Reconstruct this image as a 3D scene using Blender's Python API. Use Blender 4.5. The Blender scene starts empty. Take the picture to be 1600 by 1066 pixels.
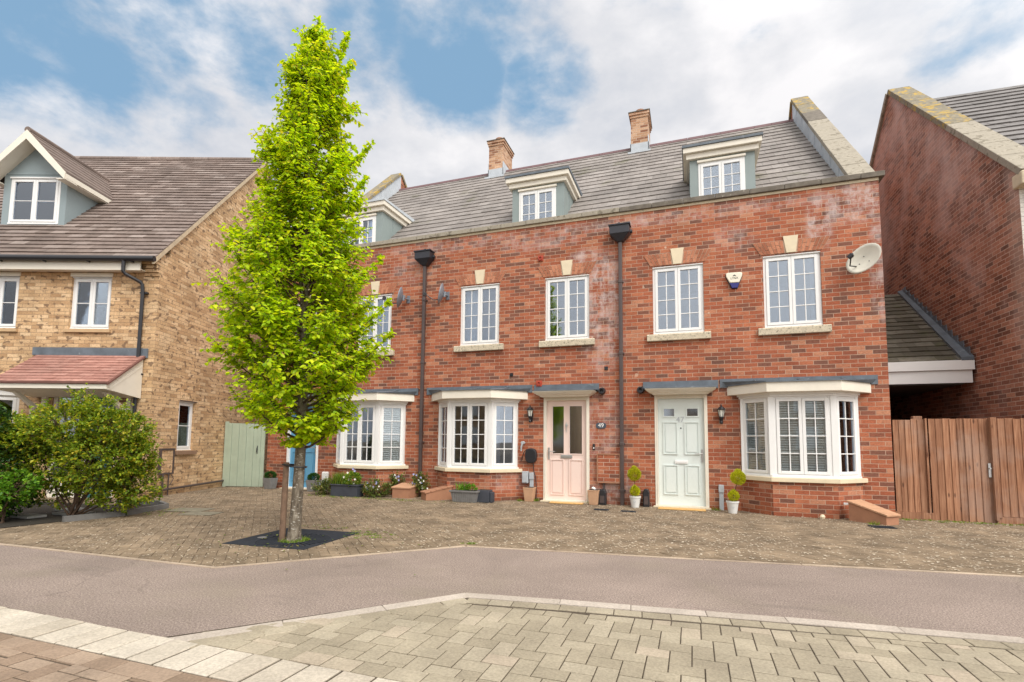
import bpy, bmesh, math, random
import numpy as np
from mathutils import Vector, Matrix
random.seed(7); rng = np.random.default_rng(7)
S = bpy.context.scene; COL = S.collection
PI = math.pi
# ------------------------------------------------------------------ camera
R_ = Vector((0.94319561, 0.33210718, 0.00932057)); U_ = Vector((0.01867247, -0.08099827, 0.99653932)); F_ = Vector((-0.33171281, 0.93975747, 0.08259848))
cam = bpy.data.cameras.new('camera'); co = bpy.data.objects.new('camera', cam); COL.objects.link(co)
cam.lens = 18.0; cam.sensor_width = 36; cam.shift_y = 0.0566; cam.clip_end = 3000; cam.clip_start = 0.05
co.matrix_world = Matrix(((R_.x, U_.x, -F_.x, 1.32624), (R_.y, U_.y, -F_.y, -10.2597), (R_.z, U_.z, -F_.z, 1.21743), (0, 0, 0, 1)))
S.camera = co
# ------------------------------------------------------------------ colour management
S.view_settings.view_transform = 'Standard'; S.view_settings.look = 'None'; S.view_settings.gamma = 1
S.view_settings.exposure = 0.58
S.render.engine = 'CYCLES'; S.cycles.max_bounces = 8; S.cycles.transparent_max_bounces = 16; S.cycles.diffuse_bounces = 4; S.cycles.glossy_bounces = 4
# ------------------------------------------------------------------ world
SUN_EL, SUN_AZ = math.radians(50), math.radians(130)      # azimuth measured clockwise from +Y
W = bpy.data.worlds.new('World'); S.world = W; W.use_nodes = True
nt = W.node_tree; nt.nodes.clear()
class NT:
    def __init__(s, t): s.t = t
    def n(s, typ, **kw):
        nd = s.t.nodes.new(typ)
        for k, v in kw.items():
            if k == 'ins':
                for a, b in v.items():
                    sock = nd.inputs[a]
                    if isinstance(b, bpy.types.NodeSocket): s.t.links.new(b, sock)
                    elif b is not None: sock.default_value = b
            else: setattr(nd, k, v)
        return nd
    def math(s, op, a, b=None, c=None, clamp=False):
        return s.n('ShaderNodeMath', operation=op, use_clamp=clamp, ins={0: a, 1: b, 2: c} if c is not None else ({0: a, 1: b} if b is not None else {0: a})).outputs[0]
    def mix(s, f, a, b, mode='MIX'):
        nd = s.n('ShaderNodeMix', data_type='RGBA', blend_type=mode)
        for i, v in ((0, f), (6, a), (7, b)):
            if isinstance(v, bpy.types.NodeSocket): s.t.links.new(v, nd.inputs[i])
            else: nd.inputs[i].default_value = (*v, 1) if isinstance(v, tuple) and len(v) == 3 else v
        return nd.outputs[2]
    def noise(s, vec, scale, detail=3, rough=.5, dist=0.):
        return s.n('ShaderNodeTexNoise', ins={'Vector': vec, 'Scale': scale, 'Detail': detail, 'Roughness': rough, 'Distortion': dist}).outputs[0]
    def ramp(s, f, stops, interp='LINEAR'):
        nd = s.n('ShaderNodeValToRGB'); cr = nd.color_ramp; cr.interpolation = interp
        while len(cr.elements) < len(stops): cr.elements.new(.5)
        for e, (p, c) in zip(cr.elements, stops):
            e.position = p; e.color = (*c, 1) if isinstance(c, tuple) else (c, c, c, 1)
        if isinstance(f, bpy.types.NodeSocket): s.t.links.new(f, nd.inputs[0])
        return nd.outputs[0]
    def smooth(s, v, a, b):
        return s.n('ShaderNodeMapRange', interpolation_type='SMOOTHSTEP', ins={0: v, 1: a, 2: b, 3: 0., 4: 1.}).outputs[0]
    def mapping(s, vec, sc=(1, 1, 1), loc=(0, 0, 0), rot=(0, 0, 0)):
        return s.n('ShaderNodeMapping', ins={'Vector': vec, 'Scale': sc, 'Location': loc, 'Rotation': rot}).outputs[0]
    def link(s, a, b): s.t.links.new(a, b)
w = NT(nt)
sky = w.n('ShaderNodeTexSky', sky_type='NISHITA', sun_disc=False, sun_elevation=SUN_EL, sun_rotation=SUN_AZ, altitude=0, air_density=1.0, dust_density=1.0, ozone_density=1.5)
tc = w.n('ShaderNodeTexCoord').outputs['Generated']
sep = w.n('ShaderNodeSeparateXYZ', ins={0: tc}).outputs
zc = w.math('MAXIMUM', sep[2], 0.0)
den = w.math('ADD', zc, 0.38)
cp = w.n('ShaderNodeCombineXYZ', ins={0: w.math('DIVIDE', sep[0], den), 1: w.math('DIVIDE', sep[1], den), 2: 0.0}).outputs[0]
cd_ = w.mapping(tc, sc=(1, 1, 1.7), loc=(.35, .1, .2))
big = w.noise(cd_, 2.6, 8, .56, .1)
fine = w.noise(w.mapping(cd_, loc=(3.4, 5.2, 1)), 8.5, 7, .58, .1)
def blob(dirn, lo, hi):
    d = Vector(dirn).normalized()
    dt = w.n('ShaderNodeVectorMath', operation='DOT_PRODUCT', ins={0: tc, 1: tuple(d)}).outputs['Value']
    wv = w.math('MULTIPLY', w.math('SUBTRACT', big, .5), .10 if lo < 1 else 0.)
    return w.smooth(w.math('ADD', dt, w.math('MULTIPLY', wv, 1 - math.cos(lo) + .12)), math.cos(lo), math.cos(hi))
def pixdir(x, y): return F_ * 800 + R_ * (x - 800) - U_ * (y - 623.5)
blue = None
for (bx_, by_, lo, hi, kk) in ((240, 30, .24, .04, .80), (400, 55, .18, .03, .85), (560, 70, .17, .03, .85), (700, 100, .17, .03, .95), (850, 125, .15, .02, .8), (620, 20, .2, .03, .7), (760, 40, .16, .02, .75), (960, 60, .12, .02, .55), (1180, 10, .12, .0, .6), (1300, 40, .08, 0., .5), (1530, 30, .16, .0, .75), (100, -120, .4, .1, .9), (900, -200, .35, .1, .7)):
    q_ = w.math('MULTIPLY', blob(pixdir(bx_, by_), lo, hi), kk); blue = q_ if blue is None else w.math('MAXIMUM', blue, q_)
m = w.math('ADD', w.math('MULTIPLY', w.math('SUBTRACT', big, .5), 2.0), w.math('MULTIPLY', w.math('SUBTRACT', fine, .5), .9))
m = w.math('ADD', m, 1.02)
m = w.math('SUBTRACT', m, w.math('MULTIPLY', blue, .90))
m = w.math('ADD', m, w.math('MULTIPLY', w.smooth(sep[2], .5, .30), .25))
cm = w.smooth(m, .12, .56)
shade = w.math('ADD', w.math('MULTIPLY', w.noise(w.mapping(cd_, loc=(7.3, 2.2, 0.5)), 4.2, 7, .56, .1), .75), w.math('MULTIPLY', fine, .25))
ccol = w.ramp(shade, [(.36, (4.2, 4.4, 4.85)), (.48, (5.2, 5.25, 5.5)), (.60, (6.4, 6.3, 6.4))])
skyc = w.mix(1.0, sky.outputs[0], (0.86, .92, 0.90), 'MULTIPLY')
skyc = w.mix(.9, skyc, (1.75, 3.0, 4.4))
colr = w.mix(cm, skyc, ccol)
# broad sky glow added round the sun, behind the camera, to raise ambient light
sd = (math.sin(SUN_AZ) * math.cos(SUN_EL), math.cos(SUN_AZ) * math.cos(SUN_EL), math.sin(SUN_EL))
glow = blob(sd, 1.5, .15)
colr = w.mix(w.math('MULTIPLY', glow, .8), colr, (16., 15.6, 15.), 'MIX')
bg = w.n('ShaderNodeBackground', ins={'Color': colr, 'Strength': .1})
out = w.n('ShaderNodeOutputWorld'); w.link(bg.outputs[0], out.inputs[0])
# ------------------------------------------------------------------ sun
sl = bpy.data.lights.new('sun', 'SUN'); sl.energy = 1.7; sl.angle = math.radians(32); sl.color = (1, .955, .89)
so = bpy.data.objects.new('sun', sl); COL.objects.link(so)
so.rotation_euler = Vector(sd).to_track_quat('Z', 'Y').to_euler()

# ================================================================== materials
MATS = {}
def mat(name, fn):
    if name in MATS: return MATS[name]
    m_ = bpy.data.materials.new(name); m_.use_nodes = True; m_.node_tree.nodes.clear()
    n = NT(m_.node_tree); o_ = n.n('ShaderNodeOutputMaterial')
    sh = fn(n); n.link(sh, o_.inputs[0]); MATS[name] = m_; return m_
def pbsdf(n, col, rough=.7, bump=None, bstr=.3, bdist=.01, metal=0., spec=.5, **kw):
    ins = {'Base Color': col if isinstance(col, bpy.types.NodeSocket) else (*col, 1), 'Roughness': rough, 'Metallic': metal, 'Specular IOR Level': spec}
    ins.update(kw)
    if bump is not None:
        ins['Normal'] = n.n('ShaderNodeBump', ins={'Height': bump, 'Strength': bstr, 'Distance': bdist}).outputs[0]
    return n.n('ShaderNodeBsdfPrincipled', ins=ins).outputs[0]
def uvp(n):
    return n.n('ShaderNodeTexCoord').outputs['UV'], n.n('ShaderNodeNewGeometry').outputs['Position']
def rgb(*a): return a
def brickmat(name, stops, mortar, dirt=None, bw=.225, rh=.075, ms=.0052, flecks=None, effl=None, large=.6):
    def fn(n):
        uv, pos = uvp(n)
        wob = n.n('ShaderNodeVectorMath', operation='MULTIPLY_ADD', ins={0: n.n('ShaderNodeTexNoise', ins={'Vector': uv, 'Scale': 9., 'Detail': 2.}).outputs[1], 1: (.007, .005, 0), 2: uv}).outputs[0]
        b = n.n('ShaderNodeTexBrick', offset=.5, ins={'Vector': wob, 'Color1': (0, 0, 0, 1), 'Color2': (1, 1, 1, 1), 'Mortar': (.5, .5, .5, 1), 'Scale': 1., 'Mortar Size': ms, 'Mortar Smooth': .35, 'Bias': 0., 'Brick Width': bw, 'Row Height': rh})
        c = n.ramp(b.outputs[0], stops)
        n1 = n.noise(n.mapping(uv, sc=(1, 2.2, 1)), 26, 4, .65)
        c = n.mix(1., c, n.ramp(n1, [(.25, .62), (.5, 1.0), (.75, 1.28)]), 'MULTIPLY')
        n2 = n.noise(uv, 1.4, 5, .65)
        c = n.mix(large, c, n.mix(1., c, n.ramp(n2, [(.3, .6), (.5, 1.0), (.72, 1.35)]), 'MULTIPLY'))
        if flecks:
            fl = n.smooth(n.noise(n.mapping(uv, sc=(1, 1.35, 1)), 8.5, 1, .4, .0), flecks[1], flecks[1] + .06)
            c = n.mix(n.math('MULTIPLY', fl, flecks[2]), c, flecks[0])
        mc = n.mix(1., mortar, n.ramp(n.noise(uv, 3., 3), [(.3, .72), (.7, 1.12)]), 'MULTIPLY')
        c = n.mix(b.outputs[1], c, mc)
        if effl: c = effl(n, c, uv, pos)
        h = n.math('ADD', n.math('MULTIPLY', b.outputs[1], -1.), n.math('MULTIPLY', n1, .35))
        return pbsdf(n, c, .88, h, .55, .006, spec=.25)
    return mat(name, fn)
def axis_blob(n, pos, cx, cz, rx, rz, soft=.5, i=(0, 2)):
    s_ = n.n('ShaderNodeSeparateXYZ', ins={0: pos}).outputs
    a = n.math('POWER', n.math('ABSOLUTE', n.math('DIVIDE', n.math('SUBTRACT', s_[i[0]], cx), rx)), 2.)
    b = n.math('POWER', n.math('ABSOLUTE', n.math('DIVIDE', n.math('SUBTRACT', s_[i[1]], cz), rz)), 2.)
    return n.smooth(n.math('ADD', a, b), 1.0, 1.0 - soft - .45)
def effl_terrace(n, c, uv, pos):
    nz = n.noise(n.mapping(pos, sc=(1.3, 1, .9)), 4.2, 7, .72, .2)
    str_ = n.noise(n.mapping(pos, sc=(7, 1, .8)), 1.2, 4, .6, .3)
    f = None
    for (cx, cz, rx, rz, k) in ((-.33, 4.35, .5, 1.0, 1.), (-.35, 3.4, .55, 1.0, .75), (-.7, 4.9, .5, .4, .9), (4.1, 5.5, .7, .5, 1.), (3.55, 5.2, .28, .7, 1.), (4.42, 4.4, .18, 1.4, .7), (.5, 5.66, 4.6, .17, .55), (-3.8, 5.68, 2.5, .22, .45),
                                (-.2, .35, .5, .45, .9), (-2.3, .45, .5, .3, .45), (-1.8, 5.5, 1.4, .25, .5), (-4.8, 5.2, .8, .4, .4), (2.1, 5.1, .5, .35, .4), (-.4, 1.4, .6, 1.2, .45), (1.0, .8, .3, .8, .3), (2.45, 1.4, .2, 1.2, .25)):
        q = n.math('MULTIPLY', axis_blob(n, pos, cx, cz, rx, rz), k)
        f = q if f is None else n.math('MAXIMUM', f, q)
    t = n.math('ADD', n.math('MULTIPLY', nz, 1.0), n.math('MULTIPLY', str_, .25))
    msk = n.math('MULTIPLY', n.smooth(t, .50, .82), f)
    c = n.mix(n.math('MULTIPLY', f, .35), c, n.mix(1., c, (.84, .84, .90), 'MULTIPLY'))
    c = n.mix(n.math('MULTIPLY', msk, .85), c, (.60, .50, .48))
    # base courses darker towards the bottom, edge broken up by noise
    s_ = n.n('ShaderNodeSeparateXYZ', ins={0: pos}).outputs
    base = n.math('MULTIPLY', n.smooth(n.math('ADD', s_[2], n.math('MULTIPLY', nz, .3)), .42, .1), .6)
    c = n.mix(base, c, n.mix(1., c, (.62, .58, .5), 'MULTIPLY'))
    sp = n.math('MULTIPLY', n.smooth(n.noise(pos, 5.0, 2, .5), .735, .76), n.smooth(s_[2], 2.4, 2.6))
    return n.mix(n.math('MULTIPLY', sp, .5), c, (.7, .55, .42))
def effl_right(n, c, uv, pos):
    nz = n.noise(n.mapping(uv, sc=(1, .7, 1)), .8, 7, .6, .2)
    hi = n.smooth(n.n('ShaderNodeSeparateXYZ', ins={0: pos}).outputs[2], 4.2, 7.6)
    t = n.math('ADD', nz, n.math('MULTIPLY', hi, .14))
    m1 = n.smooth(t, .46, .80)
    c = n.mix(n.math('MULTIPLY', m1, .72), c, (.62, .46, .42))
    e = axis_blob(n, uv, .05, 5., .5, 4.2, i=(0, 1))
    return n.mix(n.math('MULTIPLY', e, .3), c, (.6, .47, .4))
RED = [(0., (.165, .078, .056)), (.14, (.215, .088, .058)), (.28, (.30, .090, .048)), (.5, (.35, .108, .056)), (.8, (.41, .142, .074)), (1., (.47, .215, .128))]
M_RED = brickmat('red_brick', RED, (.49, .345, .255), effl=effl_terrace)
M_REDP = brickmat('plain_red_brick', RED, (.56, .42, .33))
M_REDR = brickmat('dark_red_brick', [(0., (.14, .064, .045)), (.2, (.22, .092, .060)), (.6, (.33, .135, .085)), (1., (.43, .20, .13))], (.58, .43, .35), effl=effl_right)
M_BUFF = brickmat('buff_brick', [(0., (.43, .265, .14)), (.4, (.56, .37, .205)), (.75, (.63, .43, .25)), (1., (.68, .49, .30))], (.27, .185, .115), flecks=((.16, .10, .065), .60, .8), ms=.0042)
M_CHIM = brickmat('chimney_brick', [(0., (.27, .12, .07)), (.5, (.47, .27, .16)), (1., (.58, .37, .24))], (.6, .5, .4))
M_CREAM = brickmat('whitewashed_brick', [(0., (.66, .61, .54)), (1., (.78, .74, .68))], (.5, .45, .4))
M_ARCHM = None
def tiles(name, stops, joint, bw=.3, rh=.26, moss=None, rough=.75, wave=0):
    def fn(n):
        uv, pos = uvp(n)
        ri = n.n('ShaderNodeNewGeometry').outputs['Random Per Island']
        c = n.ramp(ri, stops)
        n1 = n.noise(pos, 9, 5, .7)
        c = n.mix(1., c, n.ramp(n1, [(.25, .74), (.5, 1.), (.75, 1.24)]), 'MULTIPLY')
        c = n.mix(.8, c, n.mix(1., c, n.ramp(n.noise(pos, .8, 4, .6), [(.3, .72), (.7, 1.25)]), 'MULTIPLY'))
        if moss: c = n.mix(n.math('MULTIPLY', n.smooth(n.noise(pos, moss[2], 5, .65, .4), moss[1], moss[1] + .14), moss[3]), c, moss[0])
        return pbsdf(n, c, rough, n1, .25, .004, spec=.3)
    return mat(name, fn)
M_SLATE = tiles('grey_roof_tile', [(0., (.205, .183, .168)), (.5, (.232, .208, .192)), (1., (.265, .24, .222))], (.05, .045, .045), moss=((.14, .135, .085), .58, .9, .7))
M_SLATED = tiles('dark_roof_tile', [(0., (.165, .155, .15)), (1., (.20, .188, .183))], (.05, .05, .05))
M_BROWN = tiles('brown_roof_tile', [(0., (.16, .122, .104)), (.7, (.195, .150, .130)), (1., (.27, .22, .195))], (.06, .045, .04), bw=.33, rh=.21)
M_ROSE = tiles('rose_roof_tile', [(0., (.30, .145, .115)), (.5, (.345, .175, .14)), (1., (.39, .21, .17))], (.25, .1, .08), bw=.28, rh=.11)
M_MOSSY = tiles('mossy_roof_tile', [(0., (.085, .075, .055)), (.5, (.13, .118, .09)), (1., (.185, .17, .135))], (.04, .04, .03), moss=((.10, .10, .05), .52, 2.2, .6))
def plain(name, col, rough=.6, var=.12, scale=6, bump=0., metal=0., spec=.5, dirt=None, **kw):
    def fn(n):
        uv, pos = uvp(n)
        nz = n.noise(pos, scale, 5, .62)
        c = n.mix(1., col, n.ramp(nz, [(.25, 1 - var), (.75, 1 + var)]), 'MULTIPLY')
        if dirt: c = n.mix(n.math('MULTIPLY', n.smooth(n.noise(n.mapping(pos, sc=(1, 1, dirt[3] if len(dirt) > 3 else 1)), dirt[2], 5, .7, .3), dirt[1], dirt[1] + .12), .85), c, dirt[0])
        return pbsdf(n, c, rough, nz if bump else None, bump, .004, metal, spec, **kw)
    return mat(name, fn)
M_PVC = plain('white_plastic', (.80, .80, .79), .35, .03, 3)
M_CREAMP = plain('cream_paint', (.76, .71, .61), .5, .06, 4, dirt=((.5, .45, .34), .68, 9.))
M_STONE = plain('cast_stone', (.62, .53, .38), .8, .12, 9, .2, dirt=((.13, .12, .09), .60, 22., .6))
M_STONEC = plain('clean_cast_stone', (.70, .60, .43), .8, .08, 6, .15)
M_SILL = plain('weathered_sill', (.55, .48, .36), .85, .2, 12, .3, dirt=((.11, .10, .075), .52, 26.))
M_COPE = plain('dark_coping_stone', (.15, .13, .105), .9, .35, 8, .4, dirt=((.42, .39, .33), .60, 11.))
M_COPEL = plain('pale_coping_stone', (.33, .295, .235), .9, .22, 7, .4, dirt=((.14, .12, .085), .52, 7.))
M_LICH = plain('lichen_coping_stone', (.21, .185, .135), .95, .35, 14, .5, dirt=((.44, .29, .05), .50, 4.5))
M_LEAD = plain('lead_sheet', (.115, .138, .165), .5, .3, 5, .1, spec=.5, dirt=((.25, .28, .30), .60, 4.))
M_LEADL = plain('pale_lead', (.47, .51, .55), .5, .16, 4, .1, dirt=((.32, .35, .38), .6, 5.))
M_DORM = plain('grey_green_panel', (.245, .295, .29), .5, .08, 2.5)
M_DORML = plain('grey_panel', (.255, .31, .325), .55, .05, 2.)
M_BLACK = plain('black_plastic', (.018, .018, .022), .35, .1, 5)
M_PIPE = plain('dark_brown_pipe', (.075, .055, .052), .4, .15, 5)
M_HOP = plain('hopper_black', (.022, .023, .032), .4, .2, 6)
M_TERRA = plain('terracotta', (.36, .175, .10), .85, .12, 8, .15)
M_TERRAL = plain('pale_terracotta_tile', (.47, .265, .155), .8, .14, 8, .15)
M_MINT = plain('pale_mint_paint', (.68, .74, .715), .4, .02, 2)
M_PINK = plain('pale_pink_paint', (.80, .63, .565), .4, .02, 2)
M_BLUE = plain('blue_paint', (.115, .32, .50), .4, .03, 2)
M_CHROME = plain('brushed_metal', (.6, .6, .6), .3, .05, 5, metal=.9)
M_GREY = plain('grey_plastic', (.42, .45, .48), .5, .06, 4)
M_DISHG = plain('grey_dish_metal', (.24, .26, .30), .4, .12, 6, metal=.3)
M_DISHW = plain('cream_dish_metal', (.66, .63, .54), .5, .10, 6, dirt=((.38, .36, .3), .66, 10.))
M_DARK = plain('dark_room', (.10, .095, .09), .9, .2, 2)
M_ROOM = plain('room_plaster', (.58, .55, .50), .9, .1, 1.5)
M_BLIND = plain('white_blind', (.90, .89, .87), .6, .04, 3)
M_CURT = plain('pale_curtain', (.55, .53, .52), .8, .1, 4)
M_SAGE = plain('sage_green_paint', (.375, .445, .345), .7, .10, 3.5, .1, dirt=((.28, .36, .24), .63, 8., .2))
M_SIGN = plain('slate_sign', (.06, .075, .10), .5, .1, 8)
M_WHITE = plain('white_letter', (.85, .85, .83), .5, .01, 2)
M_INK = plain('black_letter', (.02, .02, .03), .5, .01, 2)
M_NAVY = plain('navy_lens', (.012, .014, .16), .2, .05, 5)
M_ALARM = plain('cream_alarm_cover', (.80, .75, .62), .35, .02, 5)
M_MAT = plain('coir_mat', (.60, .36, .13), .95, .25, 30, .6)
M_GRATE = plain('dark_cast_iron', (.026, .030, .038), .85, .25, 12, .2, spec=.15)
M_SOIL = plain('soil', (.028, .022, .015), .95, .4, 20, .5)
M_GPLANT = plain('grey_planter', (.19, .185, .18), .8, .2, 12, .2)
M_DPLANT = plain('charcoal_planter', (.045, .05, .065), .6, .2, 6)
M_POTT = plain('tan_clay', (.50, .30, .18), .85, .12, 9)
M_POTW = plain('white_enamel', (.66, .66, .64), .45, .08, 7, dirt=((.4, .38, .35), .66, 12.))
M_REDV = plain('red_vent_plastic', (.42, .06, .03), .6, .1, 5)
M_LAMPG = plain('frosted_lamp_glass', (.62, .62, .56), .15, .05, 4)
M_EDGE = plain('grey_edging', (.16, .155, .15), .9, .25, 7, .3)
M_FLOWER = plain('white_petals', (.85, .83, .75), .6, .1, 9)
M_FLOWL = plain('lilac_petals', (.42, .42, .68), .6, .1, 9)
def woodmat():
    def fn(n):
        uv, pos = uvp(n)
        ri = n.n('ShaderNodeNewGeometry').outputs['Random Per Island']
        gv = n.n('ShaderNodeCombineXYZ', ins={0: n.math('ADD', n.n('ShaderNodeSeparateXYZ', ins={0: uv}).outputs[0], n.math('MULTIPLY', ri, 9.)), 1: n.n('ShaderNodeSeparateXYZ', ins={0: uv}).outputs[1], 2: 0.}).outputs[0]
        g = n.noise(n.mapping(gv, sc=(28, 1.1, 1)), 1.6, 5, .6, .8)
        c = n.ramp(g, [(.3, (.155, .070, .040)), (.5, (.285, .145, .086)), (.7, (.40, .23, .145))])
        c = n.mix(1., c, n.ramp(ri, [(0., (.78, .74, .72)), (1., (1.25, 1.2, 1.15))]), 'MULTIPLY')
        k = n.n('ShaderNodeTexVoronoi', ins={'Vector': n.mapping(gv, sc=(1, .32, 1)), 'Scale': 6.5}).outputs[0]
        c = n.mix(n.math('MULTIPLY', n.smooth(k, .12, .05), .85), c, (.07, .03, .018))
        wt = n.math('MULTIPLY', n.smooth(n.noise(pos, 1.5, 5, .6), .46, .68), .5)
        c = n.mix(wt, c, (.36, .26, .21))
        return pbsdf(n, c, .85, g, .35, .004, spec=.2)
    return mat('fence_timber', fn)
M_WOOD = woodmat()
def glassmat(name, tint, refl, rough=.02):
    def fn(n):
        fr = n.n('ShaderNodeFresnel', ins={'IOR': 1.5}).outputs[0]
        uv, pos = uvp(n)
        nb = n.n('ShaderNodeBump', ins={'Height': n.noise(pos, 2.2, 2, .4), 'Strength': .05, 'Distance': .02}).outputs[0]
        f = n.math('ADD', n.math('MULTIPLY', fr, 1.6), refl, clamp=True)
        tr = n.n('ShaderNodeBsdfTransparent', ins={'Color': (*tint, 1)}).outputs[0]
        gl = n.n('ShaderNodeBsdfGlossy', ins={'Color': (.86, .92, 1, 1), 'Roughness': rough, 'Normal': nb}).outputs[0]
        return n.n('ShaderNodeMixShader', ins={0: f, 1: tr, 2: gl}).outputs[0]
    return mat(name, fn)
M_GLASS = glassmat('window_glass', (.93, .96, .96), .05)
M_GLASSB = glassmat('bright_window_glass', (.80, .86, .93), .12)
M_FROST = glassmat('bevelled_door_glass', (.45, .5, .5), .22, .08)
def leafmat(name, stops, trans=.35, rough=.5):
    def fn(n):
        g = n.n('ShaderNodeNewGeometry').outputs
        uv, pos = uvp(n)
        c = n.ramp(g['Random Per Island'], stops)
        c = n.mix(.6, c, n.mix(1., c, n.ramp(n.noise(pos, 2.4, 2), [(.3, .75), (.7, 1.25)]), 'MULTIPLY'))
        d = pbsdf(n, c, rough, spec=.35)
        t = n.n('ShaderNodeBsdfTranslucent', ins={'Color': n.mix(1., c, (1.25, 1.15, .6), 'MULTIPLY')}).outputs[0]
        return n.n('ShaderNodeMixShader', ins={0: trans, 1: d, 2: t}).outputs[0]
    return mat(name, fn)
M_LIME = leafmat('lime_leaf', [(0., (.20, .36, .010)), (.3, (.42, .62, .010)), (.75, (.60, .76, .012)), (.92, (.74, .80, .02)), (1., (.62, .52, .06))], .52)
M_LEAFA = leafmat('shrub_leaf', [(0., (.08, .15, .014)), (.5, (.21, .32, .022)), (.78, (.38, .45, .028)), (1., (.58, .48, .05))], .4)
M_LEAFD = leafmat('dark_shrub_leaf', [(0., (.012, .04, .010)), (.6, (.03, .085, .014)), (1., (.09, .18, .02))], .2)
M_LEAFB = leafmat('bright_low_leaf', [(0., (.06, .17, .015)), (.6, (.13, .30, .02)), (1., (.25, .42, .03))], .35)
M_LEAFY = leafmat('golden_conifer', [(0., (.30, .34, .01)), (.5, (.52, .55, .015)), (1., (.68, .66, .04))], .3)
M_BOX = leafmat('clipped_box_leaf', [(0., (.015, .06, .01)), (1., (.05, .14, .02))], .2)
M_GRASS = leafmat('fresh_grass', [(0., (.07, .14, .015)), (.6, (.16, .28, .02)), (1., (.35, .38, .05))], .3)
M_PERI = leafmat('mixed_green_leaf', [(0., (.05, .09, .02)), (.6, (.12, .18, .03)), (1., (.30, .28, .07))], .3)
def barkmat():
    def fn(n):
        uv, pos = uvp(n)
        a = n.noise(n.mapping(pos, sc=(1, 1, .35)), 22, 5, .65, .4)
        c = n.ramp(a, [(.3, (.055, .043, .032)), (.5, (.145, .12, .09)), (.7, (.27, .235, .185))])
        sp = n.smooth(n.noise(n.mapping(pos, sc=(1, 1, 2.4)), 26, 2, .5), .62, .68)
        c = n.mix(n.math('MULTIPLY', sp, .7), c, (.50, .48, .42))
        return pbsdf(n, c, .9, a, .6, .01, spec=.2)
    return mat('smooth_grey_bark', fn)
M_BARK = barkmat()
M_TWIG = plain('dark_twig', (.09, .055, .035), .9, .3, 20)
M_STAKE = plain('weathered_stake', (.16, .10, .065), .9, .35, 18, .4)
def pavemat(name, stops, edge=.25, stain=None, spk=0.):
    def fn(n):
        uv, pos = uvp(n)
        ri = n.n('ShaderNodeNewGeometry').outputs['Random Per Island']
        c = n.ramp(ri, stops)
        a = n.noise(pos, 60, 4, .7); b = n.noise(pos, 2.2, 4, .6)
        c = n.mix(1., c, n.ramp(a, [(.3, .78), (.7, 1.2)]), 'MULTIPLY')
        c = n.mix(1., c, n.ramp(b, [(.3, 1 - edge), (.7, 1 + edge)]), 'MULTIPLY')
        if stain: c = n.mix(n.math('MULTIPLY', n.smooth(n.noise(pos, stain[2], 6, .7, .6), stain[1], stain[1] + .1), .75), c, stain[0])
        if spk: c = n.mix(n.math('MULTIPLY', n.smooth(n.noise(pos, 34, 3, .6), .63, .68), spk), c, (.55, .47, .36))
        return pbsdf(n, c, .9, a, .4, .002, spec=.25)
    return mat(name, fn)
M_PAVE = pavemat('buff_paver', [(0., (.275, .236, .172)), (.5, (.31, .268, .197)), (.9, (.35, .305, .228)), (1., (.38, .315, .24))], .16, ((.12, .10, .07), .70, 3.5))
M_PAVEB = pavemat('tan_paver', [(0., (.21, .15, .105)), (.5, (.27, .195, .14)), (1., (.33, .25, .185))], .22)
M_SETT = pavemat('granite_sett', [(0., (.40, .35, .28)), (1., (.50, .45, .375))], .14, spk=.0)
M_KERB = pavemat('granite_kerb', [(0., (.36, .31, .26)), (1., (.44, .385, .33))], .15)
M_KERBF = pavemat('far_kerb_stone', [(0., (.36, .28, .21)), (1., (.46, .37, .28))], .2)
M_DRIVE = pavemat('mossy_block_paver', [(0., (.175, .130, .086)), (.5, (.205, .153, .101)), (1., (.24, .18, .12))], .34, ((.20, .17, .08), .66, 1.4), spk=.6)
def tarmac():
    def fn(n):
        uv, pos = uvp(n)
        a = n.noise(pos, 75, 4, .9); b = n.noise(pos, .7, 6, .62, .6); d = n.n('ShaderNodeTexVoronoi', ins={'Vector': pos, 'Scale': 62.}).outputs[0]
        c = n.ramp(a, [(.34, (.105, .082, .069)), (.5, (.235, .185, .157)), (.66, (.44, .36, .315))])
        c = n.mix(1., c, n.ramp(b, [(.28, .80), (.5, 1.), (.72, 1.22)]), 'MULTIPLY')
        c = n.mix(n.math('MULTIPLY', n.smooth(d, .24, .10), .55), c, (.45, .38, .34))
        s_ = n.smooth(n.noise(pos, .9, 5, .6), .5, .72)
        c = n.mix(n.math('MULTIPLY', s_, .30), c, (.23, .20, .14))
        dk = n.smooth(n.noise(n.mapping(pos, sc=(.5, 1.6, 1)), 1.3, 5, .65, .4), .60, .74)
        c = n.mix(n.math('MULTIPLY', dk, .35), c, (.10, .082, .075))
        v2 = n.n('ShaderNodeTexVoronoi', feature='DISTANCE_TO_EDGE', ins={'Vector': n.n('ShaderNodeVectorMath', operation='MULTIPLY_ADD', ins={0: n.n('ShaderNodeTexNoise', ins={'Vector': pos, 'Scale': 3., 'Detail': 4.}).outputs[1], 1: (.35, .35, 0), 2: pos}).outputs[0], 'Scale': .55}).outputs[0]
        ck = n.math('MULTIPLY', n.smooth(v2, .006, .002), n.smooth(n.noise(pos, .6, 2), .5, .56))
        c = n.mix(n.math('MULTIPLY', ck, .22), c, (.07, .055, .045))
        return pbsdf(n, c, .92, a, .7, .005, spec=.25)
    return mat('reddish_tarmac', fn)
M_TAR = tarmac()
M_ARCH = pavemat('rubbed_arch_brick', [(0., (.33, .12, .068)), (1., (.50, .22, .13))], .2)
M_MORT = plain('pale_mortar', (.52, .38, .28), .9, .15, 9)
M_BASE = plain('joint_sand', (.07, .052, .035), .95, .4, 30, .3, dirt=((.10, .12, .04), .6, 6.))
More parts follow.
